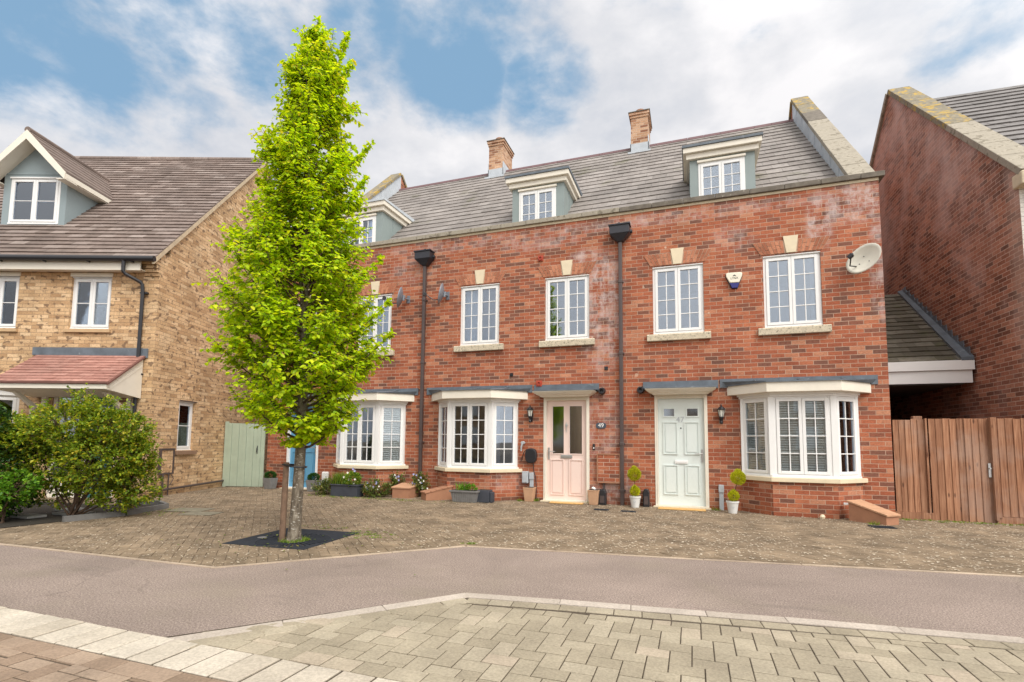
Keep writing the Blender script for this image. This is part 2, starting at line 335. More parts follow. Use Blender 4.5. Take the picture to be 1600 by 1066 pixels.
M_GROUND = plain('ground_earth', (.15, .115, .08), .95, .3, 3, .3)

# ================================================================== mesh builder
class MB:
    def __init__(s, M=None): s.v = []; s.f = []; s.mi = []; s.M = M or Matrix(); s.cur = 0; s.uv = None
    def add(s, pts, faces, m=None):
        b = len(s.v); s.v += [s.M @ Vector(p) for p in pts]
        for f in faces: s.f.append([b + i for i in f]); s.mi.append(s.cur if m is None else m)
        return s
    def box(s, x0, x1, y0, y1, z0, z1, m=None):
        return s.add([(x0, y0, z0), (x1, y0, z0), (x1, y1, z0), (x0, y1, z0), (x0, y0, z1), (x1, y0, z1), (x1, y1, z1), (x0, y1, z1)],
                     [(0, 3, 2, 1), (4, 5, 6, 7), (0, 1, 5, 4), (1, 2, 6, 5), (2, 3, 7, 6), (3, 0, 4, 7)], m)
    def prism(s, a, b, m=None):            # two matching closed outlines (lists of 3D points), a -> b
        k = len(a)
        return s.add(list(a) + list(b), [tuple(range(k))[::-1], tuple(range(k, 2 * k))] + [(i, (i + 1) % k, k + (i + 1) % k, k + i) for i in range(k)], m)
    def ext(s, poly, ax, a, b, m=None):    # extrude a 2D outline along axis 'x','y','z'
        fn = {'x': lambda p, t: (t, p[0], p[1]), 'y': lambda p, t: (p[0], t, p[1]), 'z': lambda p, t: (p[0], p[1], t)}[ax]
        return s.prism([fn(p, a) for p in poly], [fn(p, b) for p in poly], m)
    def tube(s, path, r, n=8, m=None, caps=True):
        path = [Vector(p) for p in path]; rs = r if isinstance(r, (list, tuple)) else [r] * len(path)
        rings = []; pu = None
        for i, p in enumerate(path):
            t = (path[min(i + 1, len(path) - 1)] - path[max(i - 1, 0)]).normalized()
            u = t.orthogonal().normalized() if pu is None else (pu - t * pu.dot(t)).normalized()
            pu = u; v = t.cross(u)
            rings.append([p + (u * math.cos(2 * PI * k / n) + v * math.sin(2 * PI * k / n)) * rs[i] for k in range(n)])
        pts = [q for r_ in rings for q in r_]; fs = []
        for i in range(len(path) - 1):
            for k in range(n):
                fs.append((i * n + k, i * n + (k + 1) % n, (i + 1) * n + (k + 1) % n, (i + 1) * n + k))
        if caps: fs.append(tuple(range(n))[::-1]); fs.append(tuple((len(path) - 1) * n + k for k in range(n)))
        return s.add(pts, fs, m)
    def lathe(s, prof, c=(0, 0, 0), n=20, m=None, ax='z'):   # prof [(r,h)]
        pts = []; fs = []
        for r, h in prof:
            for k in range(n):
                a = 2 * PI * k / n; p = (r * math.cos(a), r * math.sin(a), h)
                if ax == 'y': p = (p[0], p[2], p[1])
                pts.append((p[0] + c[0], p[1] + c[1], p[2] + c[2]))
        for i in range(len(prof) - 1):
            for k in range(n): fs.append((i * n + k, i * n + (k + 1) % n, (i + 1) * n + (k + 1) % n, (i + 1) * n + k))
        if prof[0][0] > 1e-6: fs.append(tuple(range(n))[::-1])
        if prof[-1][0] > 1e-6: fs.append(tuple((len(prof) - 1) * n + k for k in range(n)))
        return s.add(pts, fs, m)
    def build(s, name, mats, parent=None, org=None, bevel=0., smooth=False, label=None):
        me = bpy.data.meshes.new(name)
        if not isinstance(mats, (list, tuple)): mats = [mats]
        for m_ in mats: me.materials.append(m_)
        vs = s.v; root = parent
        while root is not None and root.parent is not None: root = root.parent
        o0 = Vector((0, 0, 0))
        if root is not None and root.get('_wo') is not None: o0 = Vector(root['_wo'])
        if org is not None: o0 = Vector(org)
        me.from_pydata([tuple(v - o0) for v in vs], [], s.f)
        me.update()
        bm = bmesh.new(); bm.from_mesh(me)
        bmesh.ops.remove_doubles(bm, verts=bm.verts, dist=1e-5)
        fsu = [f for f in bm.faces if len(f.verts) > 4]
        bmesh.ops.recalc_face_normals(bm, faces=bm.faces)
        bm.to_mesh(me); bm.free()
        if len(me.polygons) == len(s.mi): me.polygons.foreach_set('material_index', s.mi)
        setuv(me, o0)
        if smooth: me.polygons.foreach_set('use_smooth', [True] * len(me.polygons))
        o = bpy.data.objects.new(name, me); COL.objects.link(o)
        if parent is not None: o.parent = parent
        elif org is not None: o.location = org
        if bevel > 0:
            b = o.modifiers.new('bevel', 'BEVEL'); b.width = bevel; b.segments = 2; b.limit_method = 'ANGLE'; b.angle_limit = .6
        if label: o['label'] = label
        return o
def setuv(me, o0):
    uvl = me.uv_layers.new(name='UVMap'); Z = Vector((0, 0, 1)); data = np.zeros((len(me.loops), 2), 'f')
    co_ = [v.co + o0 for v in me.vertices]
    for p in me.polygons:
        n = p.normal
        if abs(n.z) > .985: t, b = Vector((1, 0, 0)), Vector((0, 1, 0))
        else:
            t = Z.cross(n).normalized(); b = n.cross(t)
            if abs(n.z) < 1e-3: b = Z
        for li in p.loop_indices:
            c = co_[me.loops[li].vertex_index]; data[li] = (c.dot(t), c.dot(b))
    uvl.data.foreach_set('uv', data.ravel())
def tag(o, label=None, cat=None, group=None, kind=None):
    if label: o['label'] = label
    if cat: o['category'] = cat
    if group: o['group'] = group
    if kind: o['kind'] = kind
    return o
def thing(name, label, cat, loc=(0, 0, 0), rz=0, group=None, local=False):
    o = bpy.data.objects.new(name, None); COL.objects.link(o); o.location = loc; o.rotation_euler = (0, 0, rz); o.empty_display_size = .3
    if not local: o['_wo'] = tuple(loc)
    return tag(o, label, cat, group)
def struct(name, mb, m, **k): o = mb.build(name, m, **k); o['kind'] = 'structure'; return o
def text(s, size, M, m, parent, name='lettering', depth=.002, org=None):
    cu = bpy.data.curves.new('t', 'FONT'); cu.body = s; cu.size = size; cu.extrude = depth; cu.align_x = 'CENTER'; cu.align_y = 'CENTER'
    ob = bpy.data.objects.new('t', cu); COL.objects.link(ob)
    dg = bpy.context.evaluated_depsgraph_get(); dg.update(); me0 = bpy.data.meshes.new_from_object(ob.evaluated_get(dg))
    mb = MB(M); mb.add([tuple(v.co) for v in me0.vertices], [tuple(p.vertices) for p in me0.polygons])
    bpy.data.objects.remove(ob); bpy.data.curves.remove(cu); bpy.data.meshes.remove(me0)
    return mb.build(name, m, parent, org=org)
TXY = Matrix(((1, 0, 0, 0), (0, 0, -1, 0), (0, 1, 0, 0), (0, 0, 0, 1)))     # text plane -> facing -Y
def T(x, y, z): return Matrix.Translation((x, y, z))
def RZ(a): return Matrix.Rotation(a, 4, 'Z')

def wall_holes(mb, x0, x1, z0, z1, holes, y0=0., y1=.28, m=None):
    xs = sorted({x0, x1, *[h[0] for h in holes], *[h[1] for h in holes]}); zs = sorted({z0, z1, *[h[2] for h in holes], *[h[3] for h in holes]})
    ins = lambda x, z: any(h[0] < x < h[1] and h[2] < z < h[3] for h in holes)
    for a, b in zip(xs, xs[1:]):
        for c, d in zip(zs, zs[1:]):
            if ins((a + b) / 2, (c + d) / 2): continue
            mb.add([(a, y0, c), (b, y0, c), (b, y0, d), (a, y0, d)], [(0, 1, 2, 3)], m)
            mb.add([(a, y1, c), (b, y1, c), (b, y1, d), (a, y1, d)], [(3, 2, 1, 0)], m)
    for (a, b, c, d) in holes:
        mb.add([(a, y0, c), (b, y0, c), (b, y0, d), (a, y0, d), (a, y1, c), (b, y1, c), (b, y1, d), (a, y1, d)], [(0, 4, 5, 1), (1, 5, 6, 2), (2, 6, 7, 3), (3, 7, 4, 0)], m)
    mb.add([(x0, y0, z0), (x1, y0, z0), (x1, y0, z1), (x0, y0, z1), (x0, y1, z0), (x1, y1, z0), (x1, y1, z1), (x0, y1, z1)], [(0, 4, 5, 1), (1, 5, 6, 2), (2, 6, 7, 3), (3, 7, 4, 0)], m)

def casement(root, M, w_, h, n=2, rows=4, cols=2, glass=None, fr=.045, sa=.05, bar=.017, name='window', parent=None, inner=None, head=True, seed=0, mt=None):
    """white casement window: local x across, y inward, z up, origin bottom-left of frame"""
    mt = mt or M_PVC; glass = glass or M_GLASS
    f = MB(M); f.box(0, fr, 0, .07, 0, h).box(w_ - fr, w_, 0, .07, 0, h).box(fr, w_ - fr, 0, .07, 0, fr).box(fr, w_ - fr, 0, .07, h - fr, h)
    if head: f.box(-.012, w_ + .012, -.03, 0, h - .022, h + .012); f.box(-.0, w_, -.018, 0, -.012, .022)
    par = parent or root
    o = f.build(name, mt, par, bevel=.004)
    iw = (w_ - 2 * fr) / n
    for i in range(n):
        a = fr + i * iw + .002; b = fr + (i + 1) * iw - .002; z0 = fr + .002; z1 = h - fr - .002
        s_ = MB(M); y0, y1 = -.012, .045
        s_.box(a, a + sa, y0, y1, z0, z1).box(b - sa, b, y0, y1, z0, z1).box(a + sa, b - sa, y0, y1, z0, z0 + sa).box(a + sa, b - sa, y0, y1, z1 - sa, z1)
        pw = (b - a - 2 * sa) / cols; ph = (z1 - z0 - 2 * sa) / rows
        for k in range(1, cols): s_.box(a + sa + k * pw - bar / 2, a + sa + k * pw + bar / 2, .004, .03, z0 + sa, z1 - sa)
        for k in range(1, rows): s_.box(a + sa, b - sa, .002, .031, z0 + sa + k * ph - bar / 2, z0 + sa + k * ph + bar / 2)
        tgt = o if parent is None else parent
        s_.build('sash', mt, tgt, bevel=.004)
        MB(M).box(a + sa - .004, b - sa + .004, .0135, .0195, z0 + sa - .004, z1 - sa + .004).build('pane', glass, tgt)
    if inner: inner(M, w_, h, fr + sa, o if parent is None else parent)
    return o
def shutters(pitch=.042, tilt=1.2, sl=.027, m=None):
    def fn(M, w_, h, e, par):
        b = MB(M); z = e + .03
        while z < h - e - .01:
            dy, dz = sl / 2 * math.cos(tilt), sl / 2 * math.sin(tilt)
            b.prism([(e, .055 - dy, z - dz), (e, .055 + dy, z + dz), (e, .055 + dy, z + dz + .005), (e, .055 - dy, z - dz + .005)], [(w_ - e, .055 - dy, z - dz), (w_ - e, .055 + dy, z + dz), (w_ - e, .055 + dy, z + dz + .005), (w_ - e, .055 - dy, z - dz + .005)])
            z += pitch
        b.box(e + (w_ - 2 * e) * .5 - .03, e + (w_ - 2 * e) * .5 + .03, .085, .115, e, h - e)
        b.box(e - .02, e + .015, .085, .115, e - .03, h - e); b.box(w_ - e - .015, w_ - e + .02, .085, .115, e - .03, h - e)
        b.build('shutter', m or M_BLIND, par)
    return fn
def curtain(x0=0., x1=1., z0=0., m=None, y=.16):
    def fn(M, w_, h, e, par):
        b = MB(M); k = 24; pts = []
        for i in range(k + 1):
            u = x0 + (x1 - x0) * i / k; pts.append((u * w_, y + .02 * math.sin(i * 2.1)))
        a = [(p[0], p[1]) for p in pts] + [(p[0], p[1] + .006) for p in reversed(pts)]
        for i in range(k):
            b.add([(*pts[i], z0 * h), (*pts[i + 1], z0 * h), (*pts[i + 1], h - .02), (*pts[i], h - .02), (pts[i][0], pts[i][1] + .006, z0 * h), (pts[i + 1][0], pts[i + 1][1] + .006, z0 * h), (pts[i + 1][0], pts[i + 1][1] + .006, h - .02), (pts[i][0], pts[i][1] + .006, h - .02)], [(0, 1, 2, 3), (7, 6, 5, 4), (0, 4, 5, 1)])
        b.build('curtain', m or M_CURT, par)
    return fn

def tiled_slope(mb, x0, x1, p0, p1, gauge=.26, t=.022, jit=.0):
    """rows of overlapping tiles between p0=(y,z) lower and p1=(y,z) upper"""
    dy, dz = p1[0] - p0[0], p1[1] - p0[1]; L = math.hypot(dy, dz); uy, uz = dy / L, dz / L; ny, nz = -uz, uy
    if nz < 0: ny, nz = -ny, -nz
    n = max(1, round(L / gauge)); g = L / n
    wd = {.34: .33, .182: .33, .108: .25, .28: .33}.get(gauge, .3)
    for i in range(n):
        a, b = i * g, (i + 1) * g
        x = x0 - (wd / 2 if i % 2 else 0)
        while x < x1 - .01:
            xa, xb = max(x, x0), min(x + wd - .004, x1); x += wd
            if xb - xa < .02: continue
            tj = t + random.uniform(-.003, .005); aj = a - random.uniform(0, .006)
            A = (p0[0] + uy * aj + ny * tj, p0[1] + uz * aj + nz * tj)
            B = (p0[0] + uy * b + ny * .003, p0[1] + uz * b + nz * .003); B0 = (p0[0] + uy * b - ny * .01, p0[1] + uz * b - nz * .01)
            A0 = (p0[0] + uy * aj - ny * .01, p0[1] + uz * aj - nz * .01)
            mb.prism([(xa, *A), (xa, *B), (xa, *B0), (xa, *A0)], [(xb, *A), (xb, *B), (xb, *B0), (xb, *A0)])
    mb.prism([(x0, p0[0], p0[1] - .012), (x0, p1[0], p1[1] - .012), (x0, p1[0], p1[1] - .04), (x0, p0[0], p0[1] - .04)], [(x1, p0[0], p0[1] - .012), (x1, p1[0], p1[1] - .012), (x1, p1[0], p1[1] - .04), (x1, p0[0], p0[1] - .04)])

# ================================================================== TERRACE
WD = 4.44
RS = .908; RZ0 = 10.3; RY = 5.3
def roofz(y): return RZ0 - RS * (RY - y)
def flatarch(root, x0, x1, z):
    cx = (x0 + x1) / 2; hw = (x1 - x0) / 2 + .035; n = 7; H_ = .235; fl = .13
    bk = MB(); bk.prism([(cx - hw, -.004, z), (cx + hw, -.004, z), (cx + hw + fl, -.004, z + H_), (cx - hw - fl, -.004, z + H_)], [(cx - hw, .0, z), (cx + hw, .0, z), (cx + hw + fl, .0, z + H_), (cx - hw - fl, .0, z + H_)])
    o = bk.build('brick_arch', M_MORT, root)
    for side in (-1, 1):
        b = MB()
        for i in range(n):
            a = .10 + (hw - .10) * i / n + .004; c = .10 + (hw - .10) * (i + 1) / n - .004
            P = lambda u, zz: cx + side * (u + fl * (u / hw) * (zz / H_))
            for (z0, z1) in (((.004, .150), (.159, H_ - .003)) if i % 2 else ((.004, .075), (.084, H_ - .003))):
                q = [(P(a, z0), -.012, z + z0), (P(c, z0), -.012, z + z0), (P(c, z1), -.012, z + z1), (P(a, z1), -.012, z + z1)]
                b.prism(q, [(p[0], -.004, p[2]) for p in q])
        b.build('voussoirs', M_ARCH, o)
    k = MB(); k.prism([(cx - .075, -.022, z + .0), (cx + .075, -.022, z + .0), (cx + .125, -.022, z + .315), (cx - .125, -.022, z + .315)], [(cx - .075, .02, z + .0), (cx + .075, .02, z + .0), (cx + .125, .02, z + .315), (cx - .125, .02, z + .315)])
    k.build('keystone', M_STONEC, root, bevel=.004)
def seg_plan(P, z0, z1, mb, inner=None):
    """vertical prism band over a polyline plan P (list of (x,y)), thickness towards inner polyline"""
    Q = inner
    for i in range(len(P) - 1):
        a, b, c, d = P[i], P[i + 1], Q[i + 1], Q[i]
        mb.prism([(a[0], a[1], z0), (b[0], b[1], z0), (c[0], c[1], z0), (d[0], d[1], z0)], [(a[0], a[1], z1), (b[0], b[1], z1), (c[0], c[1], z1), (d[0], d[1], z1)])
def bay(root, xa, glass, inners, label=None):
    """canted bay whose plan runs from xa to xa+1.84 on the facade"""
    P = [(xa, 0), (xa + .45, -.43), (xa + 1.39, -.43), (xa + 1.84, 0)]
    def off(d, e=0): return [(xa - d * 1.0 - e, 0), (xa + .45 - d * .42, -.43 - d), (xa + 1.39 + d * .42, -.43 - d), (xa + 1.84 + d + e, 0)]
    z0, z1 = .68, 2.03
    f = MB()      # corner posts, head and cill of the frame
    for (x, y) in P[1:3]: f.box(x - .045, x + .045, y - .012, y + .07, z0, z1)
    f.box(xa - .005, xa + .05, -.05, .02, z0, z1).box(xa + 1.79, xa + 1.845, -.05, .02, z0, z1)
    seg_plan(off(.028), z1, z1 + .035, f, off(-.08)); seg_plan(off(.055), z1 + .035, z1 + .075, f, off(-.08)); seg_plan(off(.03), z0 - .03, z0, f, off(-.08))
    o = f.build('bay_window', M_PVC, root, bevel=.004)
    d = math.hypot(.45, .43); ang = math.atan2(-.43, .45)
    M1 = T(P[0][0], P[0][1], z0) @ RZ(ang) @ T(.03, 0, 0); M2 = T(P[1][0] + .045, P[1][1], z0); M3 = T(P[2][0], P[2][1], z0) @ RZ(-ang) @ T(.045, 0, 0)
    casement(root, M1, d - .075, z1 - z0, 1, glass=glass[0], parent=o, name='side_light', head=False, inner=inners[0], fr=.03)
    casement(root, M2, .94 - .09, z1 - z0, 2, glass=glass[1], parent=o, name='front_light', head=False, inner=inners[1], fr=.03)
    casement(root, M3, d - .075, z1 - z0, 1, glass=glass[2], parent=o, name='side_light', head=False, inner=inners[2], fr=.03)
    s_ = MB(); seg_plan(off(.085, .03), .575, .65, s_, off(-.1)); s_.build('stone_sill', M_STONEC, o, bevel=.008)
    b = MB(); seg_plan(off(.03), -.25, .575, b, off(-.12)); b.build('bay_wall', M_RED, root)
    fa = MB(); seg_plan(off(.20, .02), 2.10, 2.27, fa, off(.0)); fa.build('fascia', M_CREAMP, o, bevel=.005)
    so_ = MB(); so_.add([(p[0], p[1], 2.105) for p in off(.19)], [(0, 1, 2, 3)]); so_.add([(p[0], p[1], 2.115) for p in off(.19)], [(3, 2, 1, 0)]); so_.build('soffit', M_CREAMP, o)
    l = MB(); A = off(.225, .03); top = [(xa - .30, -.015), (xa + .35, -.03), (xa + 1.5, -.03), (xa + 2.14, -.015)]
    for i in range(3):
        a, bb, c, dd = A[i], A[i + 1], top[i + 1], top[i]
        l.prism([(a[0], a[1], 2.265), (bb[0], bb[1], 2.265), (c[0], c[1], 2.335), (dd[0], dd[1], 2.335)], [(a[0], a[1], 2.29), (bb[0], bb[1], 2.29), (c[0], c[1], 2.36), (dd[0], dd[1], 2.36)])
    l.box(xa - .34, xa + .65, -.02, .0, 2.25, 2.41).box(xa + .652, xa + 1.35, -.024, .0, 2.252, 2.412).box(xa + 1.352, xa + 2.16, -.019, .0, 2.248, 2.408)
    for t_ in (.25, .95, 1.62): l.tube([(xa + t_, -.6 if .4 < t_ < 1.4 else -.42, 2.285), (xa + t_ * 1.0, -.03, 2.37)], .012, 6)
    l.build('lead_roof', M_LEAD, o)
    return o
def doorway(root, x0, x1, kind):
    """door with frame; opening x0..x1, z 0..2.13"""
    fr = .06
    leafm = {'mint': M_MINT, 'pink': M_PINK, 'blue': M_BLUE}[kind]
    fm = {'mint': M_CREAMP, 'pink': M_CREAMP, 'blue': M_PVC}[kind]
    yl = .05
    a, b = x0 + fr, x1 - fr; z0, z1 = .05, 2.07; cx = (a + b) / 2
    holes = {'mint': [(a + .11, a + .30, 1.73, 1.87), (b - .30, b - .11, 1.73, 1.87)], 'pink': [(a + .12, cx - .06, .98, 1.95), (cx + .06, b - .10, .98, 1.95)], 'blue': [(a + .12, b - .12, 1.25, 1.9)]}[kind]
    d = MB(); wall_holes(d, a + .002, b - .002, z0, z1, holes, yl, yl + .045)
    def panel(u0, u1, v0, v1):      # raised moulding round a sunk panel
        d.box(u0, u1, yl - .018, yl + .004, v0, v0 + .018).box(u0, u1, yl - .018, yl + .004, v1 - .018, v1).box(u0, u0 + .02, yl - .0175, yl + .004, v0 + .018, v1 - .018).box(u1 - .02, u1, yl - .0175, yl + .004, v0 + .018, v1 - .018)
        d.box(u0 + .045, u1 - .045, yl - .014, yl + .004, v0 + .045, v1 - .045)
    if kind == 'mint':
        for (u0, u1) in ((a + .09, cx - .06), (cx + .06, b - .09)):
            panel(u0, u1, 1.0, 1.62); panel(u0, u1, .24, .80)
        for (h0, h1, h2, h3) in holes: d.box(h0 - .025, h1 + .025, yl - .012, yl + .003, h2 - .025, h2).box(h0 - .025, h1 + .025, yl - .012, yl + .003, h3, h3 + .025).box(h0 - .025, h0, yl - .012, yl + .003, h2, h3).box(h1, h1 + .025, yl - .012, yl + .003, h2, h3)
    elif kind == 'pink':
        for (u0, u1) in ((a + .08, cx - .05), (cx + .05, b - .08)): panel(u0, u1, .14, .86)
        for (h0, h1, h2, h3) in holes: d.box(h0 - .02, h1 + .02, yl - .01, yl + .003, h2 - .02, h2).box(h0 - .02, h1 + .02, yl - .01, yl + .003, h3, h3 + .02).box(h0 - .02, h0, yl - .01, yl + .003, h2, h3).box(h1, h1 + .02, yl - .01, yl + .003, h2, h3)
    else:
        for (u0, u1) in ((a + .08, cx - .05), (cx + .05, b - .08)): panel(u0, u1, .2, .92)
        d.box(a + .10, b - .1, yl - .01, yl + .003, 1.2, 1.25)
    o = d.build('door', leafm, root)
    f = MB(); f.box(x0, a, .0 - .012, .09, 0., 2.13).box(b, x1, -.012, .09, 0., 2.13).box(a, b, -.012, .09, 2.07, 2.13).box(x0 + .0, x1 - .0, -.03, .12, -.02, .048)
    f.box(x0 + .035, a, -.02, -.0125, .05, 2.095).box(b, x1 - .035, -.02, -.0125, .05, 2.095).box(a, b, -.02, -.0125, 2.07, 2.095)
    f.build('door_frame', fm, o, bevel=.004)
    for (h0, h1, h2, h3) in holes: MB().box(h0, h1, yl + .018, yl + .024, h2, h3).build('door_glass', M_FROST, o)
    zl = {'mint': .86, 'pink': .92, 'blue': 1.05}[kind]; hw = .12
    lb = MB(); lb.box(cx - hw, cx + hw, yl - .022, yl - .008, zl - .035, zl + .035).box(cx - hw + .02, cx + hw - .02, yl - .028, yl - .022, zl - .018, zl + .018); lb.build('letterbox', M_CHROME if kind != 'mint' else M_PVC, o, bevel=.004)
    hx = {'mint': b - .045, 'pink': a + .045, 'blue': b - .045}[kind]; sg = -1 if kind != 'pink' else 1
    h = MB(); h.box(hx - .016, hx + .016, yl - .02, yl, .86, 1.1); h.tube([(hx, yl - .02, 1.02), (hx, yl - .06, 1.02), (hx + sg * .05, yl - .065, 1.02), (hx + sg * .13, yl - .062, 1.015)], .009, 8); h.tube([(hx, yl - .024, .91), (hx, yl - .008, .91)], .011, 8)
    h.build('handle', M_CHROME, o)
    # flat hood over the door
    return o
def hood(root, x0, x1):
    c = MB()
    for (e0, d0, z0, e1, d1, z1) in ((.13, .20, 2.132, .12, .21, 2.15), (.12, .21, 2.15, .055, .275, 2.178), (.055, .275, 2.178, .05, .28, 2.19), (.04, .29, 2.19, .0, .33, 2.222), (.0, .335, 2.222, .0, .335, 2.24)):
        c.prism([(x0 + e0, 0, z0), (x0 + e0, -d0, z0), (x1 - e0, -d0, z0), (x1 - e0, 0, z0)], [(x0 + e1, 0, z1), (x0 + e1, -d1, z1), (x1 - e1, -d1, z1), (x1 - e1, 0, z1)])
    o = c.build('door_canopy', M_CREAMP, root, bevel=.004)
    l = MB(); l.add([(x0 - .02, -.345, 2.241), (x1 + .02, -.345, 2.236), (x1 + .02, -.0, 2.275), (x0 - .02, -.0, 2.275), (x0 - .02, -.345, 2.256), (x1 + .02, -.345, 2.256), (x1 + .02, -.0, 2.295), (x0 - .02, 0., 2.295)], [(0, 1, 2, 3), (4, 5, 6, 7), (0, 1, 5, 4), (1, 2, 6, 5), (3, 0, 4, 7)])
    l.box(x0 - .06, x1 + .05, -.018, 0, 2.25, 2.40); l.build('lead_flashing', M_LEAD, o)
def dormer(root, xc, glass, blind=False):
    hw = .63; yf = .85; x0, x1 = xc - hw, xc + hw; zt = 7.24
    wx0, wx1, wz0, wz1 = xc - .46, xc + .44, 5.98, 7.12
    yb = RY - (RZ0 - zt) / RS
    d = MB(); wall_holes(d, x0, x1, roofz(yf) - .3, zt, [(wx0, wx1, wz0, wz1)], yf, yf + .08)
    for xx, s_ in ((x0, 1), (x1, -1)):
        poly = [(yf + .0805, roofz(yf) - .3), (yf + .0805, zt - .001), (yb + .1, zt - .001), (yb + .1, roofz(yb) - .2)]
        d.prism([(xx, *p) for p in poly], [(xx + s_ * .05, *p) for p in poly])
        d.box(min(xx, xx - s_ * .012), max(xx, xx - s_ * .012), yf + .5, yf + .53, roofz(yf + .5), zt - .002)
    o = d.build('dormer', M_DORM, root)
    c = MB()      # two stepped cornice bands on three sides
    for (e, z0, z1) in ((.07, zt - .03, zt + .085), (.13, zt + .087, zt + .20)):
        c.box(x0 - e, x1 + e, yf - e, yf + .05, z0, z1)
        for xx, sg in ((x0, -1), (x1, 1)):
            a, b = sorted((xx + sg * e, xx - sg * .03)); c.box(a, b, yf + .051, yb + (.35 if e < .1 else .5), z0 + .001, z1 - .001)
    c.box(wx0 - .02, wx1 + .02, yf - .045, yf, wz1 - .0, wz1 + .05)
    c.build('cornice', M_CREAMP, o, bevel=.006)
    l = MB(); zt2 = zt + .202; ybb = RY - (RZ0 - zt2 - .1) / RS
    l.prism([(x0 - .15, yf - .155, zt2), (x1 + .15, yf - .155, zt2), (x1 + .15, yf - .155, zt2 + .05), (x0 - .15, yf - .155, zt2 + .05)], [(x0 - .15, ybb + .3, zt2), (x1 + .15, ybb + .3, zt2), (x1 + .15, ybb + .3, zt2 + .11), (x0 - .15, ybb + .3, zt2 + .11)])
    l.build('dormer_roof', M_LEADL if blind else M_LEAD, o)
    casement(root, T(wx0, yf - .01, wz0), wx1 - wx0, wz1 - wz0, 2, 4, 2, glass=glass, parent=o, inner=curtain(m=M_BLIND) if blind else None, name='dormer_window', head=False)
def house(ix, name, label, loc, mirror, door_kind, xl, xr, first):
    """ix: x of the pipe line that the layout is measured from; mirror flips it"""
    root = thing(name, label, 'house', loc, group='red brick terraced houses in a row of three')
    g = (lambda a, b: (ix - b, ix - a)) if mirror else (lambda a, b: (ix + a, ix + b))
    wa, wb = g(.632, 1.572), g(2.61, 3.546); dr = g(.636, 1.592); by = g(2.16, 4.00)
    holes = [(wa[0], wa[1], 3.335, 4.68), (wb[0], wb[1], 3.335, 4.68), (dr[0], dr[1], -.001, 2.13), (by[0] + .06, by[1] - .06, .60, 2.06)]
    w1 = MB(); wall_holes(w1, xl, xr, -.25, 5.84, holes); w1.build('front_wall', M_RED, root)
    r = MB()
    r.box(xl + .02, xr - .02, 8.9, 9.1, -.2, roofz(1.7)); r.build('rear_wall', M_RED, root)
    it = MB(); it.box(xl + .03, xr - .03, .29, 8.8, 2.5, 2.6).box(xl + .03, xr - .03, .29, 8.8, 5.0, 5.1).box(xl + .03, xr - .03, 3.3, 3.4, -.1, 2.5).box(xl + .03, xr - .03, 3.3, 3.4, 2.6, 5.0).box(xl + .03, xr - .03, .3, 3.3, -.12, -.02)
    it.box(dr[0] - .12, dr[0] - .06, .29, 3.3, -.02, 2.5).box(dr[1] + .06, dr[1] + .12, .29, 3.3, -.02, 2.5)
    it.build('interior', M_ROOM, root)
    rf = MB(); tiled_slope(rf, xl, xr, (.30, roofz(.30)), (RY, RZ0), gauge=.34); 
    rf.prism([(xl, 9.2, roofz(1.4)), (xl, RY + .01, RZ0), (xl, RY + .01, RZ0 - .08), (xl, 9.2, roofz(1.4) - .08)], [(xr, 9.2, roofz(1.4)), (xr, RY + .01, RZ0), (xr, RY + .01, RZ0 - .08), (xr, 9.2, roofz(1.4) - .08)])
    ro = rf.build('roof', M_SLATE, root)
    rd = MB(); x = xl
    while x < xr - .05:
        x2 = min(x + .45, xr); rd.prism([(x + .004, RY - .14, RZ0 - .10), (x + .004, RY - .09, RZ0 - .01), (x + .004, RY, RZ0 + .05), (x + .004, RY + .09, RZ0 - .01), (x + .004, RY + .14, RZ0 - .10)], [(x2 - .004, RY - .14, RZ0 - .10), (x2 - .004, RY - .09, RZ0 - .01), (x2 - .004, RY, RZ0 + .05), (x2 - .004, RY + .09, RZ0 - .01), (x2 - .004, RY + .14, RZ0 - .10)]); x = x2
    rd.build('ridge_tiles', plain('plum_ridge_tile', (.14, .075, .08), .7, .2, 5), ro)
    # parapet coping
    cp_ = MB(); x = xl if first != 'l' else xl - .06; xe = xr if first != 'r' else xr + .09
    while x < xe - .02:
        x2 = min(x + random.uniform(.58, .64), xe)
        if xe - x2 < .2: x2 = xe
        z_ = random.uniform(0, .006); cp_.box(x + .003, x2 - .003, -.055 - random.uniform(0, .004), .32, 5.89 + z_, 5.985 + z_); x = x2
    cp_.build('coping', M_COPE if first == 'r' else M_COPEL, root, bevel=.008)
    jb = MB(); jb.box(xl, xr, -.012, .27, 5.842, 5.892); jb.build('coping_bed', M_STONE, root)
    for a, b in (wa, wb):
        casement(root, T(a, .035, 3.335), b - a, 1.345, 2, 4, 2, glass=WG.get((name, a == wa[0]), M_GLASSB), inner=WI.get((name, a == wa[0])))
        s_ = MB(); s_.ext([(-.075, 3.19), (.06, 3.19), (.06, 3.33), (-.05, 3.325), (-.075, 3.305)], 'x', a - .115, b + .115); s_.build('stone_sill', M_SILL, root, bevel=.006)
        flatarch(root, a, b, 4.70)
    bay(root, by[0], WG.get((name, 'bay'), [M_GLASS] * 3), WI.get((name, 'bay'), [None] * 3))
    do = doorway(root, dr[0], dr[1], door_kind)
    hood(root, dr[0] - .15, dr[1] + .15)
    dormer(root, (ix - 2.0) if mirror else (ix + 2.0), WG.get((name, 'dormer'), M_GLASSB), blind=(door_kind == 'blue'))
    return root, do
LH, MH, RH = 'terraced_house', 'terraced_house.001', 'terraced_house.002'
sh = shutters()
WG = {(RH, 'bay'): [M_GLASS, M_GLASS, M_GLASS], (LH, 'bay'): [M_GLASS] * 3, (MH, 'bay'): [M_GLASS, M_GLASS, M_GLASSB]}
